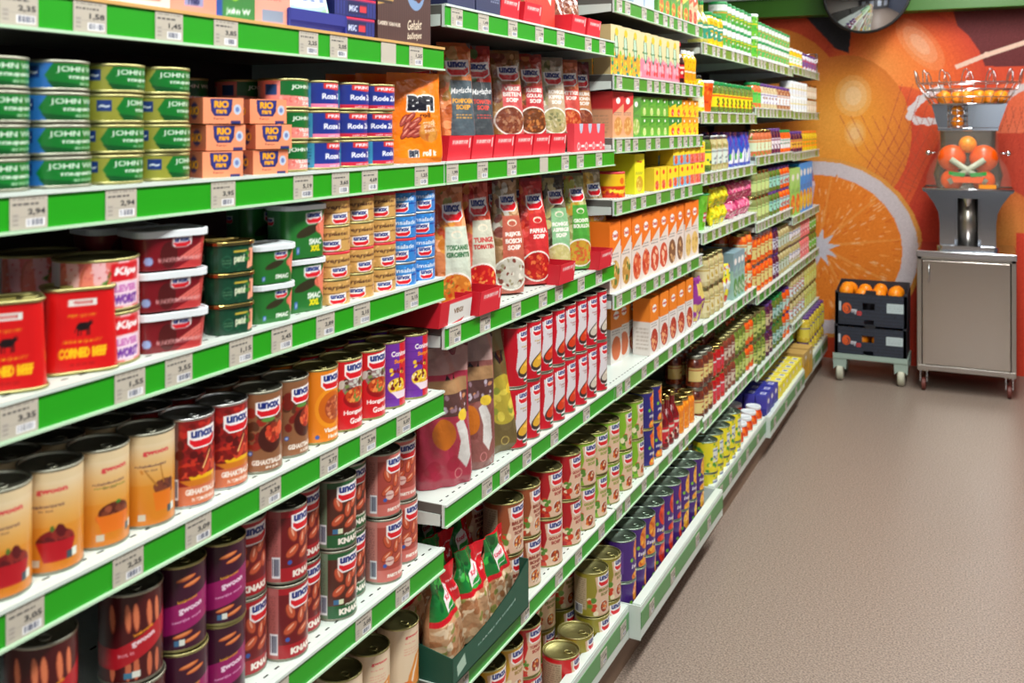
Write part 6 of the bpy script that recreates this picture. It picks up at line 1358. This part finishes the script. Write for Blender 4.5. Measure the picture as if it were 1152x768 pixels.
# crate dolly with two black fruit crates
GX, GY = (q(6.35, 938) + q(6.35, 1020)) / 2, 6.52
dl = empty('crate_dolly', (GX, GY, 0)); tag(dl, 'pale green plastic dolly under the black fruit crates', 'dolly'); wd, dd = .21, .162
DG = mat('dolly_green_grey', (158, 178, 168), .5)
b = MB(); b.box(-wd - .005, -dd, .135, wd + .005, dd, .158, DG, bev=.004); b.box(-wd - .005, -dd, .158, wd + .005, -dd + .012, .166, DG)
for sx in (-1, 1):
    for sy in (-1, 1):
        x, y = sx * (wd - .035), sy * (dd - .035); b.prism([(x - .04, .136), (x + .04, .136), (x + .036, .07), (x + .022, .085), (x, .09), (x - .022, .085), (x - .036, .07)], 1, y - .03, y + .03, DG)
b.obj('frame', dl)
for sx in (-1, 1):
    for sy in (-1, 1):
        x, y = sx * (wd - .035), sy * (dd - .035); b = MB(); V = []; n = 20
        for k, (rr, xx) in enumerate(((.0, -.02), (.042, -.02), (.050, -.013), (.050, .013), (.042, .02), (.0, .02))):
            for i in range(n): t = 2 * PI * i / n; V.append((x + xx, y + rr * math.cos(t), .050 + rr * math.sin(t)))
        b.add(V, [(k * n + i, k * n + (i + 1) % n, (k + 1) * n + (i + 1) % n, (k + 1) * n + i) for k in range(5) for i in range(n)], mat('dolly_wheel', (196, 196, 176), .5) if 'dolly_wheel' not in bpy.data.materials else bpy.data.materials['dolly_wheel']); b.obj('wheel', dl)
def crate(name, h, seed, up=.045):
    w, d = .205, .145; b = MB(); L = lin((34, 40, 54))
    c = cv(.41, h, 420, (36, 42, 56)); g = random.Random(seed)
    for k in range(9): c.rect(0, k / 9, 1, k / 9 + .02, (46, 54, 74))
    c.blobs(0, 0, 1, 1, [(44, 52, 74), (28, 32, 44)], 160, .02, seed)
    c.ell(.165, .52, .14, .17, (226, 90, 30)); c.ell(.17, .5, .09, .11, (36, 42, 56)); c.text('1', .07, .58, .3, (200, 210, 220), w=.03, bold=.05); c.text('6', .165, .55, .3, (226, 90, 30), w=.06, bold=.06); c.text('my', .27, .42, .16, (220, 220, 230), w=.08, bold=.05); c.text('co', .34, .38, .15, (206, 60, 60), w=.07, bold=.05)
    c.rect(.72, .45, .95, .75, (190, 206, 210)); c.smalltext(.74, .5, .93, .7, 3, (140, 150, 160), .5)
    img = c.done(); nv, nu = img.shape[:2]; u = np.linspace(0, 1, nu)[None, :]; v = np.linspace(0, 1, nv)[:, None]
    P = np.stack([-w + 2 * w * u + 0 * v, np.full((nv, nu), -d), v * h + 0 * u], -1)
    # hand hole: leave the cells out
    hole = (np.abs(u - .47) < .085) & (np.abs(v - .60) < .11) | (np.abs(u - .47) < .07) & (np.abs(v - .1) < .07)
    for off, fl in ((0, False), (.004, True)):
        PP = P.copy(); PP[..., 1] += off; idx = np.arange(nv * nu).reshape(nv, nu); qd = np.stack([idx[:-1, :-1], idx[:-1, 1:], idx[1:, 1:], idx[1:, :-1]], -1).reshape(-1, 4)
        keep = ~(hole[:-1, :-1].reshape(-1)); qd = qd[keep]
        if fl: qd = qd[:, ::-1]
        b.add(PP.reshape(-1, 3), qd.tolist(), 'card', img.reshape(-1, 3) if not fl else L)
    b.box(-w, -d + .004, 0, w, d, .004, 'card', L); b.box(-w, d - .004, 0, w, d, h + up, 'card', lin((44, 44, 52))); b.box(-w, -d + .004, 0, -w + .004, d, h, 'card', L); b.box(w - .004, -d + .004, 0, w, d, h, 'card', L)
    for sx in (-1, 1):
        b.prism([(sx * w, 0), (sx * (w - .03), 0), (sx * w, .0)] if 0 else [(-d, h), (d, h), (d, h + up), (-d + .05, h + up * .25)], 0, sx * w - (.004 if sx > 0 else 0), sx * w + (0 if sx > 0 else .004), 'card', L)
        for sy in (-1, 1): b.box(sx * w - .01 - .008 * sx, sy * d - .008 - .008 * sy, 0, sx * w + .01 - .008 * sx, sy * d + .008 - .008 * sy, h + .012, 'card', lin((30, 34, 44)))
    b.box(-.03, -d - .001, h - .002, .03, -d + .03, h + .02, 'card', lin((26, 28, 36)))
    return b
c1 = crate('fruit_crate', .172, 1, .008).obj('fruit_crate', None, (GX, GY, .159)); tag(c1, 'black printed fruit crate, lower of two, on the dolly', 'crate', 'black fruit crates on the dolly')
c2 = crate('fruit_crate', .190, 2).obj('fruit_crate', None, (GX + .003, GY + .004, .345)); tag(c2, 'black printed fruit crate full of oranges, upper of two', 'crate', 'black fruit crates on the dolly')
ob = MB(); ob.sphere((0, 0, 0), .042, 'orange_skin', 18, 12); om = ob.mesh('orange')
for (gz, nm) in ((.345 + .125, 'upper'), (.159 + .09, 'lower')):
    i = 0
    for r_ in range(3):
        for k in range(4):
            o = bpy.data.objects.new('orange', om); C.objects.link(o); hz = gz + (rnd.uniform(.045, .075) if nm == 'upper' else 0)
            o.location = (GX - .14 + k * .093 + rnd.uniform(-.008, .008), GY - .09 + r_ * .09, hz); i += 1
            tag(o, 'orange in the %s crate, %s row, %s from left' % (nm, ['front', 'middle', 'rear'][r_], ORD[k].replace('leftmost', 'first')), 'orange', 'oranges in the %s crate' % nm)
# wire guard at the end of the top shelf
b = MB()
for x in (-.30, -.2, -.1, -.02): b.tube([(x, 6.69, 1.90), (x, 6.69, 2.02)], .003, 'chrome')
b.tube([(-.31, 6.69, 2.02), (-.01, 6.69, 2.02)], .003, 'chrome'); b.tube([(-.01, 6.69, 1.895), (-.01, 6.69, 2.02)], .004, 'chrome'); b.tube([(-.31, 6.69, 1.895), (-.31, 6.69, 2.02)], .004, 'chrome')
o = b.obj('wire_guard'); tag(o, 'thin wire end guard at the far end of the top shelf', 'guard')
